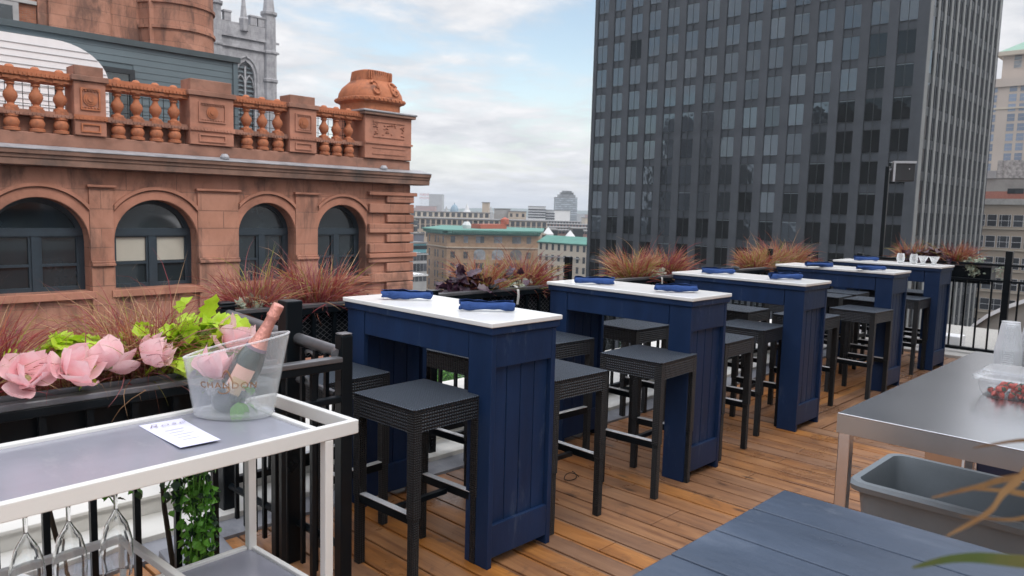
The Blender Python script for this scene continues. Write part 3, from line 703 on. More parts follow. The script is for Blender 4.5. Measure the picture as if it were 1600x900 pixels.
# white barrel canopy
BC = thing('barrel_canopy', 'white ribbed barrel canopy standing on the sandstone roof beside the slate blue wall', 'canopy', (4, 22.5, 2.2))
mb = MB(); n = 18
pr = [(7.45-1.35*(1-math.cos(math.pi/2*i/n)), 2.2+3.05+0*i) for i in range(1)]
pf = [(7.4, 2.3), (7.4, 4.6)] + [(7.4-1.3+1.3*math.cos(math.pi/2*i/10), 4.6+.95*math.sin(math.pi/2*i/10)) for i in range(1, 11)] + [(-9, 5.56), (-9, 2.3)]
mb.prism(pf, 'y', 22.6, 23.9); mb.build('cover', mat('white_ribbed_cover', (.72, .71, .72), .5, var=.04), BC, absolute=True)
mb = MB()
z = 2.6
while z < 5.45:
    xr = 7.4 if z < 4.6 else 6.1+1.3*math.sqrt(max(0, 1-((z-4.6)/.95)**2))
    mb.box(-9, xr-.02, 22.585, 22.599, z, z+.015); z += .17
mb.build('seams', mat('seam_grey', (.30, .30, .31), .6), BC, absolute=True)

# ------ upper red tower with round turret (y ~ 33)
RT = thing('sandstone_tower', 'tall red sandstone block with a round turret rising behind the slate blue penthouse', 'building', (11, 33, 2))
mb = MB(); mb.box(8.42, 12.3, 33, 44, 2, 22); mb.box(8.75, 10.9, 32.85, 33, 2, 22); mb.build('wall', MT['red'], RT, absolute=True, bevel=.03)
mb = MB(); mb.lathe([(1.62, 2), (1.62, 8.35), (1.70, 8.38), (1.70, 8.5), (1.62, 8.52), (1.62, 9.35), (1.70, 9.38), (1.70, 9.5), (1.62, 9.52), (1.62, 22)], (13.55, 33.5, 0), 32, closed=True); mb.build('turret', MT['red'], RT, absolute=True, smooth=True)
abox('pier', MT['red'], RT, 12.2, 12.95, 32.4, 33.4, 2, 22, bevel=.03)
LB = thing('brick_block', 'brick wall with a grey framed window at the top left edge', 'building', (4, 33, 2))
abox('wall', MT['brick'], LB, -14, 8.4, 33.1, 44, 2, 22)
mb = MB(); mb.box(6.5, 7.82, 33.0, 33.09, 6.9, 8.52); w = mb.build('window_frame', mat('grey_stone_trim', (.34, .33, .33), .8), LB, absolute=True)
mb = MB(); mb.box(6.7, 7.62, 32.97, 32.999, 7.0, 8.36); mb.build('window', MT['fac_glass'], LB, absolute=True)
abox('string_course', mat('grey_stone_trim2', (.38, .37, .36), .8), LB, -14, 8.4, 32.98, 33.095, 8.53, 8.66)

# ------ grey gothic church tower (y = 90)
GT = thing('gothic_church_tower', 'grey stone gothic church tower with battlements, pinnacles and a louvred lancet window', 'church', (44, 92, -34))
MT['grey_ash'] = ashlar('grey_ashlar', (.36, .355, .37), (.30, .295, .31), (.22, .22, .23), 1.2, .55, stain=(.14, .14, .15), stain_amt=.45)
X0, X1, Y0 = 39.0, 48.3, 90
mb = MB()
WXC, WR, WB, WS = 45.15, 1.45, 3, 17.0       # lancet centre, half width, base z, spring z
def lancet(cx_, r, zs, hgt, n=12):
    P = [(cx_-r, zs)]
    for i in range(1, n): t = i/n; P.append((cx_-r*(1-t**1.6)if False else cx_-r*math.cos(t*math.pi/2), zs+hgt*math.sin(t*math.pi/2)**.85))
    P.append((cx_, zs+hgt+.2))
    return P + [(2*cx_-x_, z_) for x_, z_ in P[-2::-1]]
LZ = 16.2; lan = lancet(WXC, 1.15, LZ, 2.2)
def q2(a, b2, c2, d2): mb.add([(a, Y0, c2), (b2, Y0, c2), (b2, Y0, d2), (a, Y0, d2)], [(0, 1, 2, 3)])
TZ = 22.9
q2(X0, WXC-1.15, -34, TZ); q2(WXC+1.15, X1, -34, TZ); q2(WXC-1.15, WXC+1.15, -34, 8)
for (x0, z0), (x1, z1) in zip(lan, lan[1:]):
    mb.add([(x0, Y0, z0), (x1, Y0, z1), (x1, Y0, TZ), (x0, Y0, TZ)], [(0, 1, 2, 3)]); mb.add([(x0, Y0, z0), (x1, Y0, z1), (x1, Y0+.6, z1), (x0, Y0+.6, z0)], [(0, 1, 2, 3)])
for xx in (WXC-1.15, WXC+1.15): mb.add([(xx, Y0, 8), (xx, Y0, LZ), (xx, Y0+.6, LZ), (xx, Y0+.6, 8)], [(0, 1, 2, 3)])
mb.box(X0+.01, X1-.01, Y0+.62, Y0+9.3, -34, TZ-.01)
mb.add([(X1, Y0, -34), (X1, Y0+.7, -34), (X1, Y0+.7, TZ), (X1, Y0, TZ)], [(0, 1, 2, 3)])
mb.add([(X0, Y0, TZ), (X1, Y0, TZ), (X1, Y0+9, TZ), (X0, Y0+9, TZ)], [(0, 1, 2, 3)])
mb.build('wall', MT['grey_ash'], GT, absolute=True)
mb = MB(); z = 8.3
while z < 17.9: mb.prism([(Y0+.25, z), (Y0+.55, z+.30), (Y0+.55, z+.36), (Y0+.25, z+.06)], 'x', WXC-1.12, WXC+1.12); z += .55
mb.build('louvres', mat('blue_grey_louvre', (.11, .135, .15), .6), GT, absolute=True)
mb = MB(); mb.box(WXC-.10, WXC+.10, Y0+.12, Y0+.3, 8, 17.9)
for s_ in (-1, 1):
    A = lancet(WXC+s_*.57, .52, 15.4, 1.3, 8)
    for (x0, z0), (x1, z1) in zip(A, A[1:]): mb.tube([(x0, Y0+.2, z0), (x1, Y0+.2, z1)], .08, 5)
mb.build('tracery', MT['grey_ash'], GT, absolute=True)
mb = MB()
for (x0, z0), (x1, z1) in zip(lancet(WXC, 1.55, LZ, 2.75), lancet(WXC, 1.55, LZ, 2.75)[1:]): mb.tube([(x0, Y0-.05, z0), (x1, Y0-.05, z1)], .13, 6)
mb.box(WXC-1.68, WXC-1.42, Y0-.15, Y0, 8, LZ); mb.box(WXC+1.42, WXC+1.68, Y0-.15, Y0, 8, LZ)
mb.build('hood_mould', MT['grey_ash'], GT, absolute=True)
mb = MB()
for z in (19.9, 21.1): mb.box(X0, X1+1.2, Y0-.28, Y0-.001, z, z+.22)
mb.box(X0, X1, Y0-.12, Y0-.001, 21.33, 22.85)
mb.build('string_course', MT['grey_ash'], GT, absolute=True)
for a in (41.4, 48.4):     # octagonal corner buttress turrets
    mb = MB(); t_ = [(.95, -34), (.95, 16.3), (1.1, 16.4), (1.1, 16.7), (.95, 16.8), (.95, 19.8), (1.1, 19.85), (1.1, 20.1), (.9, 20.2), (.85, 24.4), (1.05, 24.6), (1.05, 24.9), (.75, 25), (.08, 31)]
    mb.lathe(t_, (a, Y0+.3, 0), 8, closed=True); mb.build('corner_turret', MT['grey_ash'], GT, absolute=True)
mb = MB(); mb.lathe([(.55, 22.0), (.6, 23.4), (.45, 23.6), (.05, 27.2)], (44.9, Y0-.1, 0), 6, closed=True); mb.build('pinnacle', MT['grey_ash'], GT, absolute=True)
for i, a in enumerate((39.4, 42.9, 46.2, 47.2)):
    mb = MB(); mb.box(a-.42, a+.42, Y0-.1, Y0+.5, TZ, TZ+1.0); mb.box(a-.5, a+.5, Y0-.18, Y0+.58, TZ+1.0, TZ+1.2); mb.build('merlon', MT['grey_ash'], GT, absolute=True)
# ================================================================== DARK OFFICE TOWER (face x = 100)
TW = thing('office_tower', 'tall dark glass office tower with grey piers and a ribbed side', 'building', (115, 55, -34))
Z0, Z1 = -34, 52
TX = 100.0; yL, yR = 79.6, 29.5
mb = MB(); mb.box(TX+.26, 133, yR+.5, yL, Z0, Z1); mb.build('wall', MT['granite2'], TW, absolute=True)
abox('roof', MT['concrete'], TW, TX+.3, 133, yR+.3, yL, Z1, Z1+.5)
BW, BP = 2.10, 3.29
bays = [78.95 - BP*k for k in range(15)]
def pier_mesh(y0, y1):
    p = MB(); p.box(TX, TX+.259, y0, y1, Z0, Z1)
    z = Z0+1.2
    while z < Z1: p.box(TX-.012, TX-.0005, y0+.02, y1-.02, z+.02, z+3.86); z += 3.9
    return p
o = pier_mesh(bays[0], yL).build('pier', MT['granite'], TW, absolute=True)
pr0 = None
for k in range(14):
    yc = (bays[k]-BW+bays[k+1])/2
    if pr0 is None:
        pr0 = pier_mesh(-(BP-BW)/2, (BP-BW)/2); pr0.v = [(x-TW.location.x, y, z-TW.location.z) for x, y, z in pr0.v]
        pr0 = pr0.build('pier', MT['granite'], TW); pr0.location = (0, yc-TW.location.y, 0)
    else: dupo(pr0, TW, (0, yc-TW.location.y, 0))
pier_mesh(yR, bays[14]-BW).build('pier', MT['granite'], TW, absolute=True)
# windows: pair of panes with a dark mullion, one shared mesh
ROWZ = [12.40+3.9*n for n in range(-8, 11)]      # window tops
def win_unit(dark):
    w = MB(); w.box(0, .14, -BW+.03, -BW/2-.043, -2.75, 0); w.box(0, .14, -BW/2+.043, -.03, -2.75, 0)
    f = MB(); f.box(-.02, .1, -BW/2-.042, -BW/2+.042, -3.45, .45); f.box(-.02, .1, -.029, 0, -3.45, .45); f.box(-.02, .1, -BW, -BW+.029, -3.45, .45)
    f.box(-.02, .18, -BW+.03, -.03, .001, .07); f.box(-.02, .18, -BW+.03, -.03, -2.82, -2.751)
    return w, f
w_, f_ = win_unit(0); w0 = w_.build('window', MT['tglass'], TW); f_.build('mullion', MT['mull'], w0); w0.location = (0, 0, 0)
wd_, fd_ = win_unit(1); w1 = wd_.build('window', MT['tglass_dark'], TW); fd_.build('mullion', MT['mull'], w1)
bl = MB().box(-.012, -.001, -BW+.05, -BW/2-.08, -.9, -.02).box(-.012, -.001, -BW/2+.08, -.05, -.9, -.02)
rr = random.Random(11); used0 = used1 = False; n_ind = 0
rest_l, rest_d, rest_m = MB(), MB(), MB()
def is_dark(k, z):
    # lower right and low rows: dark reflections put into the pane colour
    if k >= 13 and z < 26: return True
    if k == 12 and z < 20: return True
    if k == 11 and z < 10: return True
    if z < -.5: return rr.random() < .8
    if z < 3.5: return rr.random() < .55
    return rr.random() < .03
cands = sorted([(k, z) for k in range(15) for z in ROWZ if z > -14], key=lambda t: (-t[0]*1.0 + abs(t[1]-13)*.33))
ind = set(cands[:100])
for k in range(15):
    for z in ROWZ:
        loc = Vector((TX+.16, bays[k], z)) - TW.location; dk = is_dark(k, z)
        if (k, z) in ind:
            src = w1 if dk else w0
            if (dk and not used1) or (not dk and not used0):
                src.location = loc; o = src
                if dk: used1 = True
                else: used0 = True
            else: o = dupo(src, TW, loc) if not any(c.name.startswith('blind') for c in src.children) else dupo(src, TW, loc)
        else:
            tgt = rest_d if dk else rest_l; a, b_ = win_unit(0); p_ = Vector((TX+.16, bays[k], z))
            tgt.add([Vector(v)+p_ for v in a.v], a.f); rest_m.add([Vector(v)+p_ for v in b_.v], b_.f)
tag(rest_l.build('far_windows', MT['tglass'], TW, absolute=True), kind='stuff')
tag(rest_d.build('far_dark_windows', MT['tglass_dark'], TW, absolute=True), kind='stuff')
tag(rest_m.build('far_mullions', MT['mull'], TW, absolute=True), kind='stuff')
# pale ceiling strips seen at the head of some windows
mb = MB()
for k in range(15):
    for z in ROWZ:
        r_ = rr.random()
        if r_ < .32: mb.box(TX+.145, TX+.1595, bays[k]-BW+.08, bays[k]-.08, z-.16, z-.07)
tag(mb.build('light_strips', mat('pale_blind', (.13, .155, .17), .5), TW, absolute=True), kind='stuff')
# ribbed side (y = 29.5), ribs proud of dark glass
mb = MB(); mb.box(TX+.27, 133, yR+.03, yR+.499, Z0, Z1); mb.build('side_glass', MT['rib_dark'], TW, absolute=True)
mb = MB(); z = Z0+1.2
while z < Z1: mb.box(TX+.28, 132.9, yR+.015, yR+.0299, z, z+1.1); z += 3.9
mb.build('side_spandrels', MT['mull'], TW, absolute=True)
abox('corner_pier', MT['rib'], TW, TX+.0005, TX+1.2, yR-.08, yR-.001, Z0, Z1)
RBP = 2.62; rb0 = None
for k in range(1, 13):
    xx = TX+.6+RBP*k
    if rb0 is None:
        q = MB().box(-.42, .42, yR-.13-TW.location.y, yR+.0299-TW.location.y, 0, Z1-Z0); rb0 = q.build('rib', MT['rib'], TW); rb0.location = (xx-TW.location.x, 0, 0)
        q = MB().box(1.22, 1.34, yR-.04-TW.location.y, yR+.0299-TW.location.y, 0, Z1-Z0); q.build('fin', MT['granite2'], rb0)
    else: dupo(rb0, TW, (xx-TW.location.x, 0, 0))

# ================================================================== BACKGROUND CITY
def slab(name, label, P0, P1, depth, ztop, zbot, wall_m, roof_m, cat='building', cor=None, group=None):
    """building whose seen face runs P0 -> P1 (x, y); depth goes away from the viewer"""
    P0, P1 = Vector(P0[:2]), Vector(P1[:2]); u = (P1-P0).normalized(); nrm = Vector((u.y, -u.x))
    if nrm.dot((P0+P1)/2) < 0: nrm = -nrm
    T_ = thing(name, label, cat, ((P0.x+P1.x)/2, (P0.y+P1.y)/2, zbot), 0, group)
    A, B_, C_, D_ = P0, P1, P1+nrm*depth, P0+nrm*depth
    mb = MB(); mb.prism([tuple(A), tuple(B_), tuple(C_), tuple(D_)], 'z', zbot, ztop); mb.build('wall', wall_m, T_, absolute=True)
    e = .3
    mb = MB(); mb.prism([tuple(A-u*e-nrm*e), tuple(B_+u*e-nrm*e), tuple(C_+u*e+nrm*e), tuple(D_-u*e+nrm*e)], 'z', ztop+.005, ztop+.4)
    mb.build('roof', roof_m, T_, absolute=True)
    return T_, u, nrm
def wins(T_, P0, u, nrm, us, zs, w, h, glass, frame=None, arch=False, proud=.06, limit=100, fw_=.12):
    """each window a part: a frame ring with a pane"""
    P0 = Vector(P0[:2]); g0 = None; cnt = 0; rest = MB()
    def mk():
        g_ = MB()
        def PT(a, d, z): q = u*a - nrm*d; return (q.x, q.y, z)
        def bb(mb_, a0, a1, z0, z1, d):
            vs = [PT(a, dd, z) for z in (z0, z1) for dd in (-.02, d) for a in (a0, a1)]
            mb_.add(vs, [(0, 2, 3, 1), (4, 5, 7, 6), (0, 1, 5, 4), (2, 6, 7, 3), (0, 4, 6, 2), (1, 3, 7, 5)])
        bb(g_, -w/2, w/2, 0, h, proud)
        if arch:
            n = 8; pts = [(w/2*math.cos(math.pi*i/n), h+w*.35*math.sin(math.pi*i/n)) for i in range(n+1)]
            vs = [PT(a, proud, z) for a, z in pts]; g_.add(vs, [tuple(range(n+1))])
        f_ = None
        if frame:
            f_ = MB(); t = fw_
            for r_ in ((-w/2-t, w/2+t, -t, 0), (-w/2-t, -w/2, 0, h), (w/2, w/2+t, 0, h), (-w/2-t, w/2+t, h, h+t), (-w/2, w/2, h*.5-.035, h*.5+.035)):
                bb(f_, *r_, proud+.05)
        return g_, f_
    for z in zs:
        for a in us:
            p = P0+u*a
            if cnt >= limit:
                g_, f_ = mk(); rest.add([(v[0]+p.x, v[1]+p.y, v[2]+z) for v in g_.v], g_.f); cnt += 1; continue
            loc = Vector((p.x, p.y, z)) - T_.location
            if g0 is None:
                g_, f_ = mk(); g0 = g_.build('window', glass, T_); g0.location = loc
                if f_: f_.build('frame', frame, g0)
            else: dupo(g0, T_, loc)
            cnt += 1
    if rest.v: tag(rest.build('far_windows', glass, T_, absolute=True), kind='stuff')
def xy(px, D, py=340): p = at(px, py, D); return Vector((p.x, p.y))
def zat(py, D, px=800): return at(px, py, D).z
MT['cglass'] = mat('city_window', (.055, .06, .07), .15, var=.6, nscale=.3, rand=.6)
MT['cglass2'] = mat('city_window_light', (.16, .17, .18), .2, var=.6, nscale=.3, rand=.7)
MT['copper'] = mat('green_copper', (.070, .205, .165), .7, var=.15, nscale=.4)
MT['tanb'] = ashlar('tan_brick', (.33, .215, .135), (.28, .18, .11), (.30, .21, .14), 1.2, .4, stain=(.16, .09, .05), stain_amt=.35, stain_s=.05, axis='sum', bump=.1, streak=False)
MT['beige'] = mat('beige_stone', (.44, .36, .28), .85, var=.10, nscale=.15)
MT['cream_s'] = mat('cream_stone', (.52, .45, .36), .85, var=.08, nscale=.15)
MT['greyst'] = mat('grey_stone', (.33, .33, .33), .85, var=.15, nscale=.3)
MT['rooftar'] = mat('tar_roof', (.16, .155, .15), .9, var=.25, nscale=.2)
MT['pinkb'] = mat('rose_brick', (.34, .19, .16), .85, var=.15, nscale=.2)
MT['whiteb'] = mat('white_render', (.58, .58, .58), .8, var=.06, nscale=.2)
MT['tealb'] = mat('teal_panel', (.10, .27, .31), .6, var=.1)
GZ = -34
# brown corner block with green copper cornice
D = 250
A = xy(668, D+16); Bc = xy(699, D); C = xy(842, D+7)
T_ = thing('copper_corniced_block', 'tan brick office block with a bright green copper cornice', 'building', (Bc.x, Bc.y, GZ))
zt = zat(368, D, 750); nb = Vector((1, 1)).normalized()
mb = MB(); far = [C+Vector((30, 26)), A+Vector((30, 26))]
mb.prism([tuple(A), tuple(Bc), tuple(C), tuple(far[0]), tuple(far[1])], 'z', GZ, zt); mb.build('wall', MT['tanb'], T_, absolute=True)
cz = zt
def off_poly(pts, e):
    c = sum(pts, Vector((0, 0)))/len(pts); return [tuple(p+(p-c).normalized()*e) for p in pts]
pl = [A, Bc, C, far[0], far[1]]
mb = MB(); mb.prism(off_poly(pl, .6), 'z', cz, cz+.5); mb.prism(off_poly(pl, -.1), 'z', cz+.5, cz+1.3); mb.prism(off_poly(pl, 2.0), 'z', cz+1.3, cz+1.7)
mb.build('cornice', MT['copper'], T_, absolute=True)
def along(P, Q, e, n, f):
    for i in range(n):
        p = P.lerp(Q, (i+.5)/n); f(p)
mb = MB()
for P_, Q_, n in ((A, Bc, 12), (Bc, C, 42)):
    u = (Q_-P_).normalized(); nr = Vector((u.y, -u.x)); nr = -nr if nr.dot(P_) > 0 else nr
    for i in range(n):
        p = P_.lerp(Q_, (i+.5)/n); a, b_, c2, d2 = p-u*.18, p+u*.18, p+u*.18+nr*1.8, p-u*.18+nr*1.8
        mb.prism([tuple(a), tuple(b_), tuple(c2), tuple(d2)], 'z', cz+.52, cz+1.28)
mb.build('brackets', MT['copper'], T_, absolute=True)
abox('roof_plant', mat('rust_red_tank', (.36, .08, .04), .6), T_, Bc.x+20, Bc.x+33, Bc.y+5, Bc.y+10, cz+1.7, cz+3.3)
mb = MB(); mb.lathe([(1.5, 0), (1.6, 1.8), (.1, 2.6)], (Bc.x+33, Bc.y+6, cz+3.3), 16, closed=True); mb.build('tank', mat('rust_red_tank2', (.36, .08, .04), .6), T_, absolute=True)
mb = MB(); mb.lathe([(1.4, 0), (1.6, 1.2), (.9, 2.4)], (Bc.x+16, Bc.y+8, cz+1.7), 8, closed=True); mb.build('roof_vent', MT['whiteb'], T_, absolute=True)
u2 = (C-Bc).normalized(); n2 = Vector((u2.y, -u2.x)); n2 = -n2 if n2.dot(Bc) < 0 else n2
u1 = (Bc-A).normalized(); n1_ = Vector((u1.y, -u1.x)); n1_ = -n1_ if n1_.dot(Bc) < 0 else n1_
LEN = (C-Bc).length; k_ = LEN/143.0
rows = [zat(y_, D, 750) for y_ in (371.5+0, 395, 412.5, 428, 444, 460, 476, 492)]
us_all = [(px_-699)*k_ for px_ in (708, 728, 747, 753, 775, 781, 804, 811, 827)]
for i, z in enumerate(rows):
    zz_ = z-1.9 if i == 0 else z-2.2
    if i == 1:
        wins(T_, Bc, u2, n2, [us_all[0], us_all[1], us_all[-1]], [zz_], 1.5, 2.3, MT['cglass'], MT['tanb'])
        wins(T_, Bc, u2, n2, [(px_-699)*k_ for px_ in (749.5, 778, 807)], [zz_-.3], 4.0, 2.1, MT['cglass2'], None, arch=True)
    else: wins(T_, Bc, u2, n2, us_all, [zz_], 1.5, 2.2, MT['cglass2'] if i == 0 else MT['cglass'], None, limit=12)
L1 = (Bc-A).length
for i, z in enumerate(rows):
    wins(T_, A, u1, n1_, [L1*f for f in (.13, .43, .57, .82)], [z-2.2], .95, 2.3, MT['cglass'], None, arch=(i == 1))
for z in (rows[0]-3.6, rows[4]-4.2):
    mb = MB()
    for P_, Q_, nn_ in ((A, Bc, n1_), (Bc, C, n2)):
        mb.prism([tuple(P_+nn_*.1), tuple(Q_+nn_*.1), tuple(Q_-nn_*.35), tuple(P_-nn_*.35)], 'z', z, z+.35)
    mb.build('string_course', MT['beige'], T_, absolute=True)
# cream block with green roof
D = 235; P0, P1 = xy(842, D+2), xy(925, D-12)
zt = zat(381, D, 880)
T_, u, n_ = slab('cream_block', 'cream stone block with a sloping green roof beside the dark tower', P0, P1, 16, zt, GZ, MT['cream_s'], MT['copper'])
mb = MB(); Q0, Q1 = P0, P1
vs = [(*(Q0-n_*.6), zt+.41), (*(Q1-n_*.6), zt+.41), (*(Q1+n_*4), zt+2.4), (*(Q0+n_*4), zt+2.4), (*(Q1+n_*16), zt+.41), (*(Q0+n_*16), zt+.41)]
mb.add(vs, [(0, 1, 2, 3), (3, 2, 4, 5), (0, 3, 5), (1, 4, 2)]); mb.build('mansard', MT['copper'], T_, absolute=True)
Lc = (P1-P0).length
wins(T_, P0, u, n_, [Lc*(i+.5)/8.5 for i in range(8)], [zat(y_, D, 880) for y_ in (391, 408, 424, 439, 454)], .95, 1.9, MT['cglass'], None)
mb = MB()
for i in range(7):
    p = P0+u*(Lc*(i+.5)/8.5); z = zat(402, D, 880)
    mb.prism([tuple(p-u*.9-n_*.5), tuple(p+u*.9-n_*.5), tuple(p+u*.9), tuple(p-u*.9)], 'z', z, z+.35)
mb.build('balcony_ledges', MT['greyst'], T_, absolute=True)
for i, (px_, w_) in enumerate(((858, 10), (893, 14))):
    q = xy(px_, D+22)
    B_ = thing('rooftop_shed', ['small white rooftop shed above the cream block', 'white gabled rooftop structure left of the dark tower'][i], 'building', (q.x, q.y, GZ))
    z = zat(366+i*4, D+22, 880); mb = MB(); mb.prism([(q.x-w_/2*.2, q.y), (q.x+w_*.12, q.y-w_*.12), (q.x+w_*.12+4, q.y+4), (q.x+4-w_*.1, q.y+4)], 'z', GZ, z); mb.build('wall', MT['whiteb'], B_, absolute=True)
    mb = MB(); mb.lathe([(2.4, 0), (0.1, 2.2)], (q.x+2, q.y+2, z), 4, closed=True); mb.build('roof', MT['whiteb'], B_, absolute=True)
# long tan rooflines behind
def simple(label, x0, x1, ytop, D0, D1, wall, roof, rows_=None, cols=0, wd=1.4, hh=1.8, depth=25, glass=None, group=None, name='city_block', lim=60):
    P0, P1 = xy(x0, D0), xy(x1, D1); Dm = (D0+D1)/2; zt_ = zat(ytop, Dm, (x0+x1)/2)
    T2, u_, n__ = slab(name, label, P0, P1, depth, zt_, GZ, wall, roof, group=group)
    if rows_ and cols:
        L_ = (P1-P0).length
        wins(T2, P0, u_, n__, [L_*(i+.5)/cols for i in range(cols)], [zat(y_, Dm, (x0+x1)/2) for y_ in rows_], wd, hh, glass or MT['cglass'], None, limit=lim)
    return T2
simple('long tan block whose windows show just above the green copper cornice', 640, 855, 344, 330, 330, MT['beige'], MT['rooftar'], (352, 360, 372), 26, 1.6, 2.0)
simple('wide tan block with a low roof behind the red tank', 641, 765, 332, 420, 430, MT['cream_s'], MT['rooftar'], (339,), 14, 2, 2.4)
simple('plain grey box building between the tan blocks', 772, 797, 327, 460, 460, MT['greyst'], MT['rooftar'])
simple('tan box building with a small square window right of the grey box', 794, 822, 331, 445, 445, MT['beige'], MT['rooftar'], (339,), 3, 1.5, 2)
simple('tall tan chimney block above the red tank', 753, 763, 317, 440, 440, MT['beige'], MT['rooftar'])
simple('white apartment block on the skyline with balconies', 826, 852, 323, 620, 620, MT['whiteb'], MT['rooftar'], (329, 333, 337, 341), 9, 2.6, 1.3)
simple('lower white wing beside the white skyline apartments', 852, 866, 329, 625, 620, MT['whiteb'], MT['rooftar'], (335, 339, 343), 5, 2.6, 1.3)
# grey-blue high-rise with stepped crown
T_ = simple('grey blue high-rise with a stepped crown on the skyline', 867, 901, 309, 760, 760, mat('blue_grey_cladding', (.18, .21, .24), .5, var=.2, nscale=.05), MT['rooftar'], [311+3.1*i for i in range(12)], 11, 2.6, 1.0, lim=99, glass=mat('pale_band_glass', (.34, .37, .40), .3, rand=.4))
for i, (x0, x1, yt) in enumerate(((871, 898, 304), (875, 895, 300.5), (878, 892, 298))):
    P0, P1 = xy(x0, 762+i*2), xy(x1, 762+i*2); nn_ = Vector((.7, .7))
    mb = MB(); mb.prism([tuple(P0), tuple(P1), tuple(P1+nn_*15), tuple(P0+nn_*15)], 'z', zat(311, 760, 885), zat(yt, 760, 885)); mb.build('crown', MT['cglass2'], T_, absolute=True)
# grain mill with sign
T_ = simple('rose brick flour mill carrying red rooftop letters on the skyline', 649, 679, 322, 1200, 1200, MT['pinkb'], MT['rooftar'], depth=40)
simple('tall grey silo block beside the rooftop letters', 670, 690, 304, 1230, 1230, MT['greyst'], MT['rooftar'], depth=40)
simple('low rose brick mill wing left of the silo block', 645, 652, 325, 1210, 1210, MT['pinkb'], MT['rooftar'], depth=40)
P0, P1 = xy(656, 1195), xy(669.5, 1195)
ux = (P1-P0).normalized()
SG = thing('rooftop_sign', 'two lines of red letters on a pale steel scaffold above the flour mill', 'sign', (P0.x, P0.y, zat(322, 1195, 662)))
def word(txt, size, pc, z, m_, parent, name):
    vs, fs = text_polys(txt, size); mb = MB(); mb.add([(pc.x+ux.x*v.x, pc.y+ux.y*v.x, z+v.y) for v in vs], fs); return mb.build(name, m_, parent, absolute=True)
mr_ = mat('red_sign_letters', (.45, .06, .05), .5)
pc = (P0+P1)/2-Vector((.7, .7))*1.0
word('FARINE', 4.6, pc, zat(304.3, 1195, 662), mr_, SG, 'letters'); word('FIVE', 3.3, pc-Vector((ux.x, ux.y))*4.6, zat(309.5, 1195, 662), mr_, SG, 'letters'); word('ROSES', 3.3, pc+Vector((ux.x, ux.y))*3.6, zat(309.5, 1195, 662), mr_, SG, 'letters')
mb = MB()
for i in range(7):
    p = P0.lerp(P1, i/6); mb.tube([(p.x, p.y, zat(322, 1195, 662)), (p.x, p.y, zat(301.5, 1195, 662))], .22, 4)
for yy in (302, 307, 312, 317): mb.tube([(P0.x, P0.y, zat(yy, 1195, 662)), (P1.x, P1.y, zat(yy, 1195, 662))], .2, 4)
mb.build('scaffold', MT['whiteb'], SG, absolute=True)
# dome, spires
q = at(710, 328, 700); T_ = thing('domed_market_hall', 'blue grey domed hall on the skyline', 'building', (q.x, q.y, GZ))
mb = MB(); mb.lathe([(4, GZ), (4, q.z-1), (3.3, q.z+2), (2.2, q.z+4), (.4, q.z+5.2), (.2, q.z+7)], (q.x, q.y, 0), 20, closed=True); mb.build('dome', mat('dome_metal', (.17, .26, .33), .5), T_, absolute=True, smooth=True)
for i, (px_, yt, D_, lb) in enumerate(((697.5, 322, 800, 'thin dark spire on the skyline left of the dome'), (730, 318, 640, 'pale pointed cupola on the skyline right of the dome'), (767, 322, 900, 'tiny distant spire right of the tan chimney block'))):
    q = at(px_, yt, D_); T_ = thing('spire', lb, 'spire', (q.x, q.y, GZ), group='distant spires')
    mb = MB(); mb.lathe([(3.2, GZ), (3.2, q.z-7), (2, q.z-5), (1.3, q.z-3), (.1, q.z)], (q.x, q.y, 0), 8, closed=True); mb.build('tower', [MT['greyst'], MT['whiteb'], MT['greyst']][i], T_, absolute=True)
# left strip between the sandstone corner and the tan block
T_ = simple('teal panelled block with a dark ribbon window beside the sandstone corner', 630, 667, 381, 215, 220, MT['tealb'], MT['rooftar'], (390,), 5, 2.0, 1.1, depth=14, glass=MT['mull'])
simple('grey victorian block with arched windows beside the sandstone corner', 630, 668, 399, 208, 213, MT['greyst'], MT['greyst'], (408, 425), 7, 1.0, 2.2, depth=6)
simple('white roofed low building beside the sandstone corner', 630, 668, 433, 190, 195, MT['greyst'], MT['whiteb'], (441,), 6, 1.0, 1.8, depth=12)
simple('dark roofed block behind the teal panelled one', 632, 663, 366, 240, 245, mat('slate_roof', (.12, .13, .16), .7), MT['rooftar'], depth=14)
simple('pale stone block next to the sandstone corner at cornice height', 630, 652, 345, 280, 285, MT['cream_s'], MT['rooftar'], (352, 362), 7, 1.2, 2.0)
# rose and grey rooflines between white flats and tower
for i, (x0, x1, yt, D_, wm, lb) in enumerate((
    (852, 935, 347, 560, 'greyst', 'long grey low roofline left of the dark tower'), (850, 940, 351.5, 470, 'pinkb', 'rose brick row with a pale band left of the dark tower'),
    (853, 935, 357, 400, 'cream_s', 'cream row house line left of the dark tower'), (848, 940, 362, 350, 'pinkb', 'lower rose brick row above the green roof'),
    (862, 872, 360, 330, 'mull', 'small dark rooftop box above the green roof'), (896, 912, 358, 330, 'mull', 'larger dark rooftop box beside the dark tower'),
    (914, 935, 341, 520, 'cream_s', 'narrow cream tower touching the dark tower edge'))):
    simple(lb, x0, x1, yt, D_, D_, MT[wm], MT['rooftar'], (yt+3.5,) if i < 4 else None, 18, 1.3, 1.6)
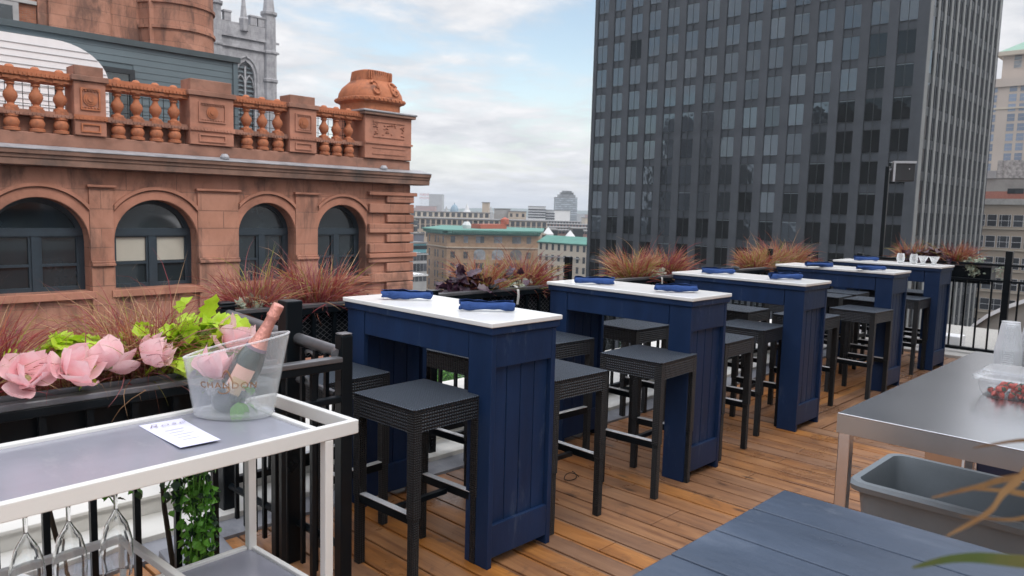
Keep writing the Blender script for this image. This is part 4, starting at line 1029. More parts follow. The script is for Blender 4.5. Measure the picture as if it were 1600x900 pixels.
# a field of anonymous far roofs
rr = random.Random(5)
for i in range(26):
    px_ = rr.uniform(640, 920); D_ = rr.uniform(650, 1700); w_ = rr.uniform(7, 22)*300/D_*3
    yt = 333.5 + .022*(px_-780) + rr.uniform(-2.5, 5)
    lbs = ['pale low block far off on the skyline', 'rose low block far off on the skyline', 'grey low block far off on the skyline', 'tan low block far off on the skyline']
    c = i % 4
    simple(lbs[c], px_, px_+w_, yt, D_, D_, [MT['whiteb'], MT['pinkb'], MT['greyst'], MT['beige']][c], MT['rooftar'], depth=30, group=['pale', 'rose', 'grey', 'tan'][c]+' low blocks far off on the skyline')

# ---- right of the tower
# beige office block, strip windows
X_ = 152.0
T_ = thing('beige_office_block', 'beige stone office block with white framed sash windows in rows', 'building', (X_, 30, GZ))
zt = at(1570, 322, 141).z
abox('wall', MT['beige'], T_, X_, X_+25, -30, 62, GZ, zt)
abox('parapet', MT['concrete'], T_, X_-.4, X_+25, -30.2, 62.2, zt+.003, zt+1.0)
ux_ = Vector((0, -1)); nx_ = Vector((1, 0))
zrow = []
for i in range(12):
    zrow.append(at(1560, 336+30.6*i, 141).z-3.0+1.0)
def yat(px_, py_=400): d = at(px_, py_, 1)-CAMP; return CAMP.y + d.y*(X_/d.x)
yc0 = yat(1545); per = abs(yat(1586)-yc0)
allu = []
ys_ = []
k = -3
while k < 5:
    base = yc0 - (k)*per
    for dlt in (-1.75, 0, 1.75): ys_.append(base-dlt-(.0))
    k += 1
ys_ = sorted([y_ for y_ in ys_ if -28 < y_ < 45], key=lambda t: abs(t-30))
wins(T_, (X_, 0), ux_, nx_, [-y_ for y_ in ys_], [z for z in zrow], 1.35, 1.95, MT['cglass'], MT['white_paint'], limit=96, fw_=.045)
mb = MB()
for z in zrow:
    mb.box(X_-.25, X_-.002, -30, 62, z-.5, z-.25)
mb.build('string_course', MT['cream_s'], T_, absolute=True)
abox('brick_penthouse', mat('red_brick_band', (.32, .12, .085), .85, var=.15), T_, X_+4, X_+20, -30, 60, zt+1.0, at(1570, 303, 145).z)
abox('vent_opening', MT['mull'], T_, X_+3.9, X_+3.99, yat(1569)-1.2, yat(1569)+1.2, zt+2.0, zt+2.9)
# grey stone hall with carved band
T_ = thing('grey_stone_hall', 'grey stone hall with a carved pale band rising behind the beige office block', 'building', (185, 20, GZ))
zt2 = at(1580, 262, 170).z
abox('wall', mat('mottled_grey_stone', (.24, .23, .215), .9, var=.25, nscale=.4), T_, 184, 215, -40, 58, GZ, zt2-3.2)
yb = at(1558, 265, 1)-CAMP; yb = yb.y*(183.8/yb.x)
abox('carved_band', mat('pale_carved_stone', (.30, .29, .28), .9, var=.6, nscale=1.6), T_, 183.8, 215, -40, yb, zt2-3.15, zt2+.5)
abox('coping', MT['greyst'], T_, 183.6, 215, yb+.01, 58, zt2-3.15, zt2-1.6)
# beige skyscraper with green pyramid roof
X_ = 262.0
def yat2(px_, py_): d = at(px_, py_, 1)-CAMP; return CAMP.y + d.y*(X_/d.x)
def zat2(px_, py_): d = at(px_, py_, 1)-CAMP; return CAMP.z + d.z*(X_/d.x)
T_ = thing('stepped_skyscraper', 'beige stepped stone skyscraper with a green pyramid roof at the right edge', 'building', (X_, 40, GZ))
MT['sky_stone'] = mat('pinkish_beige_stone', (.50, .42, .36), .85, var=.08, nscale=.1)
z1_ = zat2(1560, 128); z2_ = zat2(1580, 84)
abox('wall', MT['sky_stone'], T_, X_, X_+40, -25, yat2(1527, 200), GZ, z1_)
abox('upper_tier', MT['sky_stone'], T_, X_+3, X_+30, -10, yat2(1566, 110)+.7, z1_, z2_)
abox('parapet', MT['sky_stone'], T_, X_-.6, X_+41, -26, yat2(1527, 200)+.6, z1_-1.6, z1_+.8)
abox('cornice', MT['cream_s'], T_, X_+1.5, X_+31, -11, yat2(1566, 110)+2.2, z2_, z2_+1.2)
mb = MB(); yy = yat2(1566, 110)+1.8
vs = [(X_+2, yy, z2_+1.21), (X_+2, -11, z2_+1.21), (X_+31, -11, z2_+1.21), (X_+31, yy, z2_+1.21), (X_+16, (yy-11)/2+3, z2_+16), (X_+16, (yy-11)/2-3, z2_+16)]
mb.add(vs, [(0, 1, 5, 4), (1, 2, 5), (2, 3, 4, 5), (3, 0, 4)]); mb.build('pyramid_roof', mat('pale_copper_roof', (.28, .43, .34), .7, var=.1), T_, absolute=True)
us_ = [-yat2(px_, 200) for px_ in (1534, 1548, 1578, 1595, 1612)]
wins(T_, (X_, 0), ux_, nx_, us_, [zat2(1580, 143+15.4*i) for i in range(9)], 1.9, 2.1, mat('bluish_window', (.20, .24, .32), .2, rand=.3), MT['cream_s'], fw_=.08)
wins(T_, (X_+3, 0), ux_, nx_, [-yat2(1590, 105)*((X_+3)/X_), -yat2(1608, 105)*((X_+3)/X_)], [zat2(1580, 104), zat2(1580, 92)], 1.9, 2.1, MT['cglass2'], MT['sky_stone'])
mb = MB(); mb.box(X_-.3, X_-.003, -25, yat2(1527, 200)+.1, zat2(1580, 170), zat2(1580, 170)+.5); mb.build('string_course', MT['cream_s'], T_, absolute=True)
# unseen dark blocks added behind the viewer for the tower glass to mirror
for i, (x0, x1, y0, y1, h_, m_, lb) in enumerate(((-70, -40, 60, 104, 34, 'greyst', 'unseen dark block added for the tower glass to mirror'), (-95, -60, 150, 176, 22, 'pinkb', 'lower unseen dark block added as a reflection in the tower glass'))):
    T_ = thing('unseen_mirror_block', lb, 'building', ((x0+x1)/2, (y0+y1)/2, GZ))
    abox('wall', mat('rear_wall_'+m_, (.07, .07, .07), .8), T_, x0, x1, y0, y1, GZ, h_); abox('roof', MT['rooftar'], T_, x0-.3, x1+.3, y0-.3, y1+.3, h_, h_+.5)
# street trees far below
def tree(label, p, h, r, seed):
    T_ = thing('street_tree', label, 'tree', p, 0, 'street trees below the terrace'); rr_ = random.Random(seed)
    mb = MB(); mb.tube([(0, 0, 0), (.1, 0, h*.3), (0, .1, h*.6)], [.28, .2, .1], 7)
    for i in range(7):
        a = rr_.uniform(0, 6.28); mb.tube([(0, 0, h*.35+i*.25), (r*.3*math.cos(a), r*.3*math.sin(a), h*.55+i*.2), (r*.6*math.cos(a), r*.6*math.sin(a), h*.7)], [.1, .06, .02], 5)
    mb.build('trunk', mat('bark', (.09, .07, .05), .9), T_)
    mb = MB()
    for i in range(1500):
        cl = rr_.randrange(14); a = cl*2.4; rr0 = r*.55*((cl % 5)/4)**.5; c = Vector((rr0*math.cos(a), rr0*math.sin(a), h*.62+(cl % 4)*h*.09))
        d = Vector((rr_.gauss(0, 1), rr_.gauss(0, 1), rr_.gauss(0, .8))).normalized()*r*.42*rr_.random()**.4; q_ = c+d
        u_ = Vector((rr_.gauss(0, 1), rr_.gauss(0, 1), rr_.gauss(0, 1))).normalized(); v_ = u_.cross(Vector((.3, .5, .8))).normalized(); s_ = rr_.uniform(.14, .28)
        mb.add([q_-u_*s_, q_-v_*s_*.6, q_+u_*s_, q_+v_*s_*.6], [(0, 1, 2, 3)], rr_.randrange(2))
    mb.build('crown', [MT['green'], mat('tree_leaf', (.05, .12, .025), .6)], T_)
for i, (px_, py_, D_) in enumerate(((688, 600, 95), (700, 590, 108), (669, 592, 120), (712, 612, 90), (950, 640, 60), (655, 625, 80))):
    D_ = (-26.5-H)/(at(px_, py_, 1).z-H); q = at(px_, py_, D_); tree(['bright street tree seen between table and stool', 'second street tree just behind the bright one', 'street tree at the left of the gap under the table', 'street tree right of the bright one', 'street tree down in the alley', 'street tree nearest the sandstone wall'][i], (q.x, q.y, q.z-7.5), 10, 4.2, i)
# ================================================================== BAR TABLES
TXS = [2.153, 3.715, 5.217, 7.056, 8.468]
TL, TWD, TY = 1.09, .446, 2.19
ORD = ['nearest', 'second', 'third', 'fourth', 'farthest']
def bar_table(label):
    t = thing('bar_table', label, 'table', (TXS[0], TY, 0), 0, 'navy bar tables in a row along the railing')
    MB().box(0, TWD, 0, TL, 1.050, 1.071).build('marble_top', MT['marble'], t, bevel=.004)
    MB().box(.008, TWD-.008, .008, TL-.008, 1.018, 1.0495).build('sub_top', MT['navy'], t, bevel=.003)
    for xx in (.022, TWD-.047): MB().box(xx, xx+.025, .165, TL-.165, .90, 1.0175).build('apron', MT['navy'], t, bevel=.003)
    for sy in (0, 1):
        y0, y1 = (.018, .160) if sy == 0 else (TL-.160, TL-.018)
        p = MB()
        for xx in (.020, TWD-.048): p.box(xx, xx+.028, y0, y1, .0, 1.0172)
        ye = y0 if sy == 0 else y1-.02
        # tongue-and-groove boards, recessed from the outer edge, front and back of the box
        for yy in ((y0+.022, y0+.036), (y1-.036, y1-.022)):
            n = 4; w = (TWD-.096-.002)/n
            for i in range(n): p.box(.049+i*w+.0022, .049+(i+1)*w-.0022, yy[0], yy[1], .03, 1.016)
        ped = p.build('end_pedestal', MT['navy'], t, bevel=.003)
        for yy in ((y0+.002, y0+.0215), (y1-.0215, y1-.002)):
            MB().box(.0485, TWD-.0485, yy[0], yy[1], .875, 1.0165).build('top_rail', MT['navy'], ped, bevel=.002)
            MB().box(.0485, TWD-.0485, yy[0], yy[1], .045, .190).build('bottom_rail', MT['navy'], ped, bevel=.002)
    return t
TLAB = ['nearest navy bar table with a white marble top and two blue napkin rolls', 'second nearest navy bar table with a white marble top', 'middle navy bar table of the row of five, white marble top', 'second farthest navy bar table with a white marble top', 'farthest navy bar table carrying one napkin roll and four glasses']
tab0 = bar_table(TLAB[0])
for i in range(1, 5):
    c = copy_tree(tab0); c.location.x = TXS[i]; c['label'] = TLAB[i]
# ------------------------------------------------------------------ stools
def stool(label):
    t = thing('bar_stool', label, 'stool', (0, 0, 0), 0, 'black wicker bar stools')
    a = .198; s = MB(); s.box(-a, a, -a, a, .738, .752)
    s.build('seat', MT['weave'], t, bevel=.008, seg=3)
    s = MB()      # woven skirt, slightly arched below
    for k in range(4):
        M_ = Matrix.Rotation(math.pi/2*k, 4, 'Z'); n = 8; top = []; bot = []
        for i in range(n+1):
            u_ = -a+.004+(2*a-.008)*i/n; e = abs(u_)/a; zb = .655-.02*max(0, (e-.75)/.25)**1.5
            top.append((u_, -a+.002, .7375)); bot.append((u_, -a+.002, zb))
        vs = [M_ @ Vector(v) for v in top+bot] + [M_ @ (Vector(v)+Vector((0, .012, 0))) for v in top+bot]
        N_ = n+1
        s.add(vs, [(i, i+1, N_+i+1, N_+i) for i in range(n)] + [(2*N_+i, 2*N_+i+1, 3*N_+i+1, 3*N_+i) for i in range(n)] + [(N_+i, N_+i+1, 3*N_+i+1, 3*N_+i) for i in range(n)])
    s.build('skirt', MT['weave'], t)
    for sx in (-1, 1):
        for sy in (-1, 1):
            l = MB(); x0 = sx*.176; y0 = sy*.176; w1, w2 = .0205, .017
            l.add([(x0+a_*w_, y0+b_*w_, z) for z, w_ in ((0, w2), (.30, w2), (.301, w1), (.737, w1)) for a_, b_ in ((-1, -1), (1, -1), (1, 1), (-1, 1))],
                  [tuple(range(4)), tuple(range(12, 16))] + [(4*j+i, 4*j+(i+1) % 4, 4*j+4+(i+1) % 4, 4*j+4+i) for j in range(3) for i in range(4)])
            l.build('leg', MT['wick_leg'], t, bevel=.003)
    for sx in (-1, 1):
        f = MB().box(sx*.176-.013, sx*.176+.013, -.158, .158, .275, .312); r_ = f.build('footrest', MT['blackmetal'], t, bevel=.002)
        MB().box(sx*.176-.015, sx*.176+.015, -.157, .157, .3125, .3165).build('tread_plate', MT['alu'], r_, bevel=.001)
    MB().box(-.162, .162, -.012, .012, .268, .292).build('stretcher', MT['blackmetal'], t, bevel=.002)
    return t
ST = [  # x, y, rot, label
    (2.005, 2.470, 2, 'nearest wicker stool, tucked half under the nearest table beside the white cart'),
    (1.955, 3.070, 92, 'wicker stool at the nearest table behind the black gate post'),
    (2.830, 2.440, -2, 'wicker stool between the nearest and second table, on the deck side'),
    (2.860, 3.080, 3, 'wicker stool seen through the opening of the nearest table, by the railing'),
    (3.575, 2.370, 3, 'wicker stool in front of the second table with its whole seat in view'),
    (3.540, 3.080, 88, 'wicker stool in the shadow at the left end of the second table'),
    (4.420, 2.450, 1, 'wicker stool just behind the right end of the second table'),
    (4.415, 3.090, -2, 'wicker stool seen through the opening of the second table, by the railing'),
    (5.110, 2.540, 2, 'wicker stool in front of the third table, partly behind the second'),
    (5.020, 3.060, 90, 'wicker stool at the railing end of the third table, on the near side'),
    (6.040, 2.520, 0, 'wicker stool just behind the right end of the third table'),
    (5.930, 3.070, 1, 'wicker stool behind the third table at its railing end'),
    (6.860, 2.380, -3, 'wicker stool in front of the fourth table with its whole seat in view'),
    (6.880, 2.990, 90, 'wicker stool at the railing end of the fourth table, on the near side'),
    (7.740, 2.600, 0, 'wicker stool seen through the opening of the fourth table, deck side'),
    (7.760, 3.050, 2, 'wicker stool behind the fourth table at its railing end'),
    (8.290, 2.470, 0, 'wicker stool right of the fourth table in front of the farthest one'),
    (8.260, 3.060, 90, 'wicker stool in front of the farthest table, at its railing end'),
    (9.080, 2.560, 0, 'wicker stool behind the farthest table, by the end railing'),
    (9.090, 3.080, 0, 'wicker stool in the far corner of the railing')]
st0 = stool(ST[0][3])
for i, (x, y, rz, lb) in enumerate(ST):
    o = st0 if i == 0 else copy_tree(st0)
    o.location = (x, y, 0); o.rotation_euler = (0, 0, R(rz)); o['label'] = lb
# ------------------------------------------------------------------ rolled napkins
def napkin(seed, L_=.25, r=.027):
    rr_ = random.Random(seed); mb = MB(); n = 22; seg = 26; turns = 2.2
    vs = []
    for j in range(n+1):
        u_ = -L_/2+L_*j/n; fl = 1+.05*math.sin(j*1.3+seed)+rr_.uniform(-.02, .02)
        twist = .35*math.sin(j*.45+seed)
        for i in range(seg+1):
            t = i/seg; a = t*turns*2*math.pi+.5+twist*.3; rad = r*(.28+.72*t)*fl
            x_ = rad*math.cos(a)*1.28; z_ = rad*math.sin(a)*.95
            lift = (.0035*math.sin(u_*30+a*1.0+seed)+.002*math.sin(u_*75-a*2))*(t > .55)
            vs.append((u_+.006*math.sin(a*2+seed), x_, max(-r*.92, z_)+lift))
    w = seg+1
    fs = [(j*w+i, j*w+i+1, (j+1)*w+i+1, (j+1)*w+i) for j in range(n) for i in range(seg)]
    mb.add(vs, fs)
    o = mb.build('napkin_roll', MT['napkin'], None, smooth=True)
    sdm = o.modifiers.new('thick', 'SOLIDIFY'); sdm.thickness = .0022
    sb = o.modifiers.new('sub', 'SUBSURF'); sb.levels = 1; sb.render_levels = 1
    return o
NP = [(2.345, 3.00, 'rolled blue napkin at the back left of the nearest table'), (2.392, 2.47, 'rolled blue napkin at the front right of the nearest table, the largest one'),
      (3.83, 2.975, 'rolled blue napkin at the left of the second table'), (3.90, 2.415, 'rolled blue napkin at the right of the second table'),
      (5.375, 2.96, 'rolled blue napkin at the left of the third table'), (5.415, 2.43, 'rolled blue napkin at the right of the third table'),
      (7.035, 2.845, 'rolled blue napkin at the left of the fourth table'), (7.115, 2.41, 'rolled blue napkin at the right of the fourth table'),
      (8.635, 2.985, 'only rolled blue napkin on the farthest table')]
for i, (x, y, lb) in enumerate(NP):
    o = napkin(i*1.7+1); o.location = (x, y, 1.0715+.026); o.rotation_euler = (0, 0, R(-46+[0, 3, -4, 2, -2, 12, 3, 0, -3][i]))
    tag(o, lb, 'napkin', 'blue napkin rolls on the bar tables')
# ------------------------------------------------------------------ glasses on the farthest table
def tumbler(label, loc, tall):
    t = thing('cocktail_glass' if not tall else 'stemless_glass', label, 'glass', loc, 0, 'glasses on the farthest table')
    if tall: pr = [(.004, .002), (.024, .002), (.034, .018), (.040, .045), (.038, .075), (.031, .105)]
    else: pr = [(.004, .002), (.030, .002), (.030, .006), (.020, .022), (.030, .045), (.052, .088)]
    MB().lathe(pr + [(r_-.0015, z) for r_, z in pr[:0:-1]], (0, 0, 0), 20).build('bowl', MT['glass2'], t, smooth=True)
    k = 3 if tall else 5
    MB().lathe([(0.001, .005)] + [(max(.001, r_-.004), z+.002) for r_, z in pr[1:k]] + [(.001, pr[k-1][1]+.002)], (0, 0, 0), 16).build('ice_melt' if tall else 'base_ice', mat('milky_glass_base', (.62, .63, .62), .15), t, smooth=True)
tumbler('leftmost rounded stemless glass on the farthest table', (8.65, 2.64, 1.0715), True)
tumbler('second rounded stemless glass on the farthest table', (8.65, 2.512, 1.0715), True)
tumbler('flared short glass next to the rounded glasses on the farthest table', (8.66, 2.425, 1.0715), False)
tumbler('rightmost flared short glass on the farthest table', (8.66, 2.320, 1.0715), False)

# ================================================================== RAILINGS
RY = 3.46
RL = thing('deck_railing', 'long black metal railing along the roof edge behind the tables', 'railing', (5.6, RY, 0))
MB().box(1.6, 9.80, RY-.024, RY+.024, 1.002, 1.022).build('top_rail', MT['greymetal'], RL, absolute=True, bevel=.003)  # lit top of the black rail, set as paler grey
MB().box(1.6, 9.80, RY-.020, RY+.020, .970, 1.0015).build('under_rail', MT['blackmetal'], RL, absolute=True, bevel=.003)
MB().box(1.6, 9.80, RY-.018, RY+.018, .165, .200).build('bottom_rail', MT['blackmetal'], RL, absolute=True, bevel=.003)
bm0 = MB().box(-.009, .009, -.009, .009, .2005, .9695).build('baluster', MT['blackmetal'], RL); bm0.location = (1.72-5.6, 0, 0)
x = 1.72+.125
while x < 9.72: dupo(bm0, RL, (x-5.6, 0, 0)); x += .125
for x in (2.9, 6.1, 8.9):
    p = MB(); p.box(x-.025, x+.025, RY-.025, RY+.025, .0, 1.035); p.box(x-.03, x+.03, RY-.03, RY+.03, 1.036, 1.045); p.build('post', MT['blackmetal'], RL, absolute=True, bevel=.003)
    p = MB(); p.lathe([(.004, 0), (.035, .004), (.045, .012), (.03, .028), (.002, .034)], (x+.5, RY, 1.022), 12); p.build('finial', MT['blackmetal'], RL, absolute=True, smooth=True)
for x, zt_ in ((4.21, 1.205), (7.42, 1.20)):
    MB().box(x-.022, x+.022, RY+.03, RY+.074, .0, zt_).build('tall_post', MT['blackmetal'], RL, absolute=True, bevel=.004)
# end railing (x = 9.8)
RX = 9.80
RE = thing('end_railing', 'black metal railing across the far end of the terrace', 'railing', (RX, 1.2, 0))
for z0, z1, w, nm in ((1.045, 1.07, .028, 'top_rail'), (.865, .89, .020, 'middle_rail'), (.065, .10, .035, 'bottom_rail')):
    MB().box(RX-w, RX+w, -3.5, RY-.03, z0, z1).build(nm, MT['blackmetal'], RE, absolute=True, bevel=.003)
b1 = None; y = 3.30
while y > -2.4:
    if b1 is None: b1 = MB().box(-.009, .009, -.009, .009, .1005, .8645).build('baluster', MT['blackmetal'], RE); b1.location = (0, y-1.2, 0)
    else: dupo(b1, RE, (0, y-1.2, 0))
    y -= .128
for y, zt_ in ((RY-.0, 1.10), (1.88, 1.215), (-.4, 1.215)):
    MB().box(RX-.034, RX+.034, y-.034, y+.034, .031, zt_).build('post', MT['blackmetal'], RE, absolute=True, bevel=.004)
# tall pole with a box-shaped head
PL = thing('pole_speaker', 'black box-shaped speaker with pale edges on a tall black pole at the far railing', 'speaker', (9.9, 3.25, .03))
MB().box(9.878, 9.922, 3.228, 3.272, .031, 2.17).build('pole', MT['blackmetal'], PL, absolute=True, bevel=.004)
p = MB(); M_ = Matrix.Translation((9.88, 3.07, 2.10)) @ Matrix.Rotation(R(28), 4, 'Z'); p.box(-.10, .10, -.115, .115, -.115, .11, M=M_); hd = p.build('cabinet', mat('dark_speaker_cabinet', (.035, .037, .04), .5), PL, absolute=True, bevel=.012)
p = MB()
p.box(-.112, -.101, -.122, .122, .095, .122, M=M_); p.box(-.10, .10, -.122, .122, .1105, .122, M=M_); p.box(-.112, -.101, .10, .122, -.12, .094, M=M_); p.build('edge_trim', mat('pale_grey_trim', (.42, .43, .45), .4), hd, absolute=True)
p = MB(); p.lathe([(.001, -.006), (.007, 0), (.001, .006)], (0, 0, 0), 8); p.v = [tuple(M_ @ (Vector(v)+Vector((-.103, -.05, .03)))) for v in p.v]; p.build('indicator', MT['white_paint'], hd, absolute=True)
p = MB(); p.tube([(9.9, 3.25, 2.12), (9.89, 3.17, 2.13)], .018, 8); p.build('bracket', MT['greymetal'], PL, absolute=True)

# gate and its posts at x = 1.6
GX = 1.62
GR = thing('gate_railing', 'black steel gate section with two square posts beside the white cart', 'railing', (GX, 2.9, 0))
MB().box(GX-.036, GX+.036, RY+.0-.036, RY+.036, 0, 1.04).build('corner_post', MT['blackmetal'], GR, absolute=True, bevel=.006)
p = MB(); p.box(GX-.044, GX+.044, RY-.044, RY+.044, 1.0405, 1.052); p.box(GX-.036, GX+.036, RY-.036, RY+.036, 1.0525, 1.064); p.build('post_cap', MT['blackmetal'], GR, absolute=True, bevel=.005)
MB().box(GX-.038, GX+.038, 2.82, 2.896, 0, 1.135).build('tall_post', MT['blackmetal'], GR, absolute=True, bevel=.006)
PX2, PY2 = 1.648, 2.50
MB().box(PX2-.026, PX2+.026, PY2-.026, PY2+.026, 0, 1.035).build('gate_post', MT['blackmetal'], GR, absolute=True, bevel=.006)
MB().box(PX2-.024, PX2+.024, PY2-.024, PY2+.024, 1.036, 1.042).build('post_top', MT['greymetal'], GR, absolute=True, bevel=.003)
p = MB(); p.tube([(GX, RY-.04, 1.008), (GX+.01, 3.0, .985), (PX2-.005, PY2+.05, .962), (PX2-.03, PY2+.0, .955)], .024, 12); p.build('handrail', MT['greymetal'], GR, absolute=True, smooth=True)
p = MB(); p.tube([(GX, RY-.04, .83), (PX2-.005, PY2+.05, .79)], .014, 8); p.build('lower_rail', MT['greymetal'], GR, absolute=True, smooth=True)
p = MB(); p.tube([(GX, RY-.04, .17), (PX2, PY2+.03, .17)], .016, 8); p.build('bottom_rail', MT['blackmetal'], GR, absolute=True, smooth=True)
p = MB(); n = 20; p.tube([(GX+.012, 2.72+.062*math.cos(2*math.pi*i/n), .876+.062*math.sin(2*math.pi*i/n)) for i in range(n+1)], .008, 6, caps=False); p.build('scroll_ring', MT['greymetal'], GR, absolute=True, smooth=True)
b1 = None
for i, y in enumerate((3.36, 3.27, 3.18, 3.09, 3.00, 2.76, 2.66, 2.58)):
    if b1 is None: b1 = MB().box(-.0085, .0085, -.0085, .0085, .02, .95).build('baluster', MT['blackmetal'], GR); b1.location = (0, y-2.9, 0)
    else: dupo(b1, GR, (0, y-2.9, 0))
# left railing (y = 2.48) from the gate post toward the left
LY = 2.48
LR = thing('left_railing', 'black railing with square bars behind the white cart', 'railing', (.4, LY, 0))
MB().box(-1.2, PX2-.03, LY-.022, LY+.022, .935, .955).build('top_rail', MT['greymetal'], LR, absolute=True, bevel=.004)
MB().box(-1.2, PX2-.03, LY-.018, LY+.018, .905, .9345).build('under_rail', MT['blackmetal'], LR, absolute=True, bevel=.004)
MB().box(-1.2, PX2-.03, LY-.016, LY+.016, .775, .80).build('middle_rail', MT['blackmetal'], LR, absolute=True, bevel=.004)
b1 = None; x = 1.50
while x > -.9:
    if b1 is None: b1 = MB().box(-.0095, .0095, -.0095, .0095, .0, .9045).build('baluster', MT['blackmetal'], LR); b1.location = (x-.4, 0, 0)
    else: dupo(b1, LR, (x-.4, 0, 0))
    x -= .128
MB().box(1.36, 1.395, LY+.03, LY+.065, .0, .93).build('flat_bar', MT['blackmetal'], LR, absolute=True, bevel=.003)
# side wall section left of the deck gate: low roof with box vents seen through the bars
VB = thing('roof_vent_box', 'low dark box vent on the pale roof behind the cart', 'vent', (1.3, 3.05, 0))
p = MB(); p.prism([(2.92, .0), (3.12, .0), (3.12, .10), (2.92, .06)], 'x', 1.16, 1.42); p.build('housing', MT['flash'], VB, absolute=True, bevel=.01)
PG = MB(); rr = random.Random(4)
for i in range(220):
    c = (rr.uniform(.95, 1.2), rr.uniform(2.72, 3.05), .006); PG.lathe([(.001, -.006), (rr.uniform(.006, .012), 0), (.001, rr.uniform(.004, .01))], c, 5)
tag(PG.build('pebbles', mat('river_pebbles', (.34, .25, .20), .7, var=.4, nscale=40), None), kind='stuff')
D_ = MB(); D_.lathe([(.001, .09), (.10, .085), (.17, .05), (.18, .0)], (.62, 3.25, 0), 28)
tag(D_.build('skylight_dome', MT['white_paint'], None, smooth=True, loc=(.62, 3.25, 0)), 'round white skylight dome behind the railing bars at lower left', 'skylight')

# ================================================================== PLANTERS
def mesh_panel(x0, x1, z0, z1, y, ax='x'):
    mb = MB(); dx = .038; dz = .0145; th = .0034; row = 0; z = z0
    while z < z1:
        k = 0; x = x0
        while x < x1-.001:
            za, zb = (z, z+dz) if (k+row) % 2 == 0 else (z+dz, z)
            vs = [(x, y, za-th/2), (x+dx/2, y-.002, zb-th/2), (x+dx/2, y-.002, zb+th/2), (x, y, za+th/2)]
            if ax == 'y': vs = [(b_, a, c) for a, b_, c in vs]
            mb.add(vs, [(0, 1, 2, 3)]); x += dx/2; k += 1
        z += dz; row += 0
        row ^= 1
    return mb
def grass(label, c, rad, h, n, mix, seed, lean=(0, 0), wild=.5, group='ornamental grasses', droop=1.0, wmax=.0042):
    """clump of arching blades; mix = weights of tan, red, rust, olive, pink"""
    rr_ = random.Random(seed); mb = MB()
    n = int(n*(1.35 if c[1] > 3 else 1.1)); h *= .82; wmax *= 1.2; wild = max(wild, .65)
    for i in range(n):
        a = rr_.uniform(0, 2*math.pi); d0 = rad*.30*rr_.random()**.5
        p = Vector((d0*math.cos(a), d0*math.sin(a), rr_.uniform(-.01, .01)))
        tilt = abs(rr_.gauss(0, .48))+.06; a2 = a+rr_.gauss(0, .5)
        L_ = h*rr_.uniform(.42, 1.15)*(1+.35*(rr_.random() < wild*.12))
        dirv = Vector((math.sin(tilt)*math.cos(a2)+lean[0]*.3, math.sin(tilt)*math.sin(a2)+lean[1]*.3, math.cos(tilt))).normalized()
        pts = [p.copy()]; k = 7; w = rr_.uniform(.5, 1)*wmax; kink = rr_.random() < wild*.25; gr = rr_.uniform(.06, .26)*droop
        curl = Vector((rr_.gauss(0, 1), rr_.gauss(0, 1), 0))*wild*.20
        for j in range(k):
            dirv = (dirv+Vector((math.cos(a2)*rad*.12, math.sin(a2)*rad*.12, -gr*(j/k)**1.3*1.6))+curl*(j/k)+Vector((lean[0], lean[1], 0))*.05).normalized()
            if kink and j == k//2: dirv = (dirv+Vector((rr_.gauss(0, .6), rr_.gauss(0, .6), -.5))).normalized()
            pts.append(pts[-1]+dirv*L_/k)
        t = rr_.random()*sum(mix); mi = 0
        while t > mix[mi] and mi < 4: t -= mix[mi]; mi += 1
        side = Vector((rr_.gauss(0, 1), rr_.gauss(0, 1), .2)).cross(dirv).normalized()
        w *= 1.35
        ws = [w*(.8+.2*min(1, j/2)) if j < k-3 else w*(k-j+.15)/4 for j in range(k+1)]
        mb.ribbon(pts, ws, side, mi)
    o = mb.build('ornamental_grass', [MT['g_tan'], MT['g_red'], MT['g_rust'], MT['g_olive'], MT['g_pink']], None); o.location = c
    tag(o, label, 'grass plant', group); return o
def leaf_shape(L_, W_, lobed, fold, rr_):
    """flat leaf with a midrib fold, 2 x n quads"""
    n = 7; out_ = []
    prof = [0, .62, .95, 1.0, .86, .62, .33, .0] if not lobed else [0, .95, .72, 1.0, .62, .78, .30, .0]
    vs = []
    for i in range(n+1):
        t = i/n; w = W_*prof[i]; curve = -.25*L_*t*t*rr_.uniform(.5, 1.3)
        vs += [(t*L_, -w, fold*w+curve), (t*L_, 0, curve), (t*L_, w, fold*w+curve)]
    fs = []
    for i in range(n): fs += [(3*i, 3*i+1, 3*i+4, 3*i+3), (3*i+1, 3*i+2, 3*i+5, 3*i+4)]
    return vs, fs
def leaves(label, name, spots, n, L_, W_, mats_, seed, lobed=True, cat='plant', group=None, flat=.6, sp=(.1, .05, .05), stems=None):
    rr_ = random.Random(seed); mb = MB(); c0 = Vector(spots[0])
    for i in range(n):
        c = Vector(spots[rr_.randrange(len(spots))])+Vector((rr_.gauss(0, sp[0]), rr_.gauss(0, sp[1]), rr_.gauss(0, sp[2])))
        s = rr_.uniform(.65, 1.2); vs, fs = leaf_shape(L_*s, W_*s, lobed, rr_.uniform(.1, .5), rr_)
        M_ = Matrix.Translation(c-c0) @ Matrix.Rotation(rr_.uniform(0, 6.28), 4, 'Z') @ Matrix.Rotation(rr_.gauss(.15, flat), 4, 'Y') @ Matrix.Rotation(rr_.gauss(0, flat), 4, 'X')
        mb.add([M_ @ Vector(v) for v in vs], fs, rr_.randrange(len(mats_)))
    o = mb.build(name, mats_, None); o.location = c0; tag(o, label, cat, group)
    if stems:
        for st in stems:
            m2 = MB(); m2.tube([Vector(p)-c0 for p in st], .0025, 5); m2.build('stem', MT['green'], o)
    return o
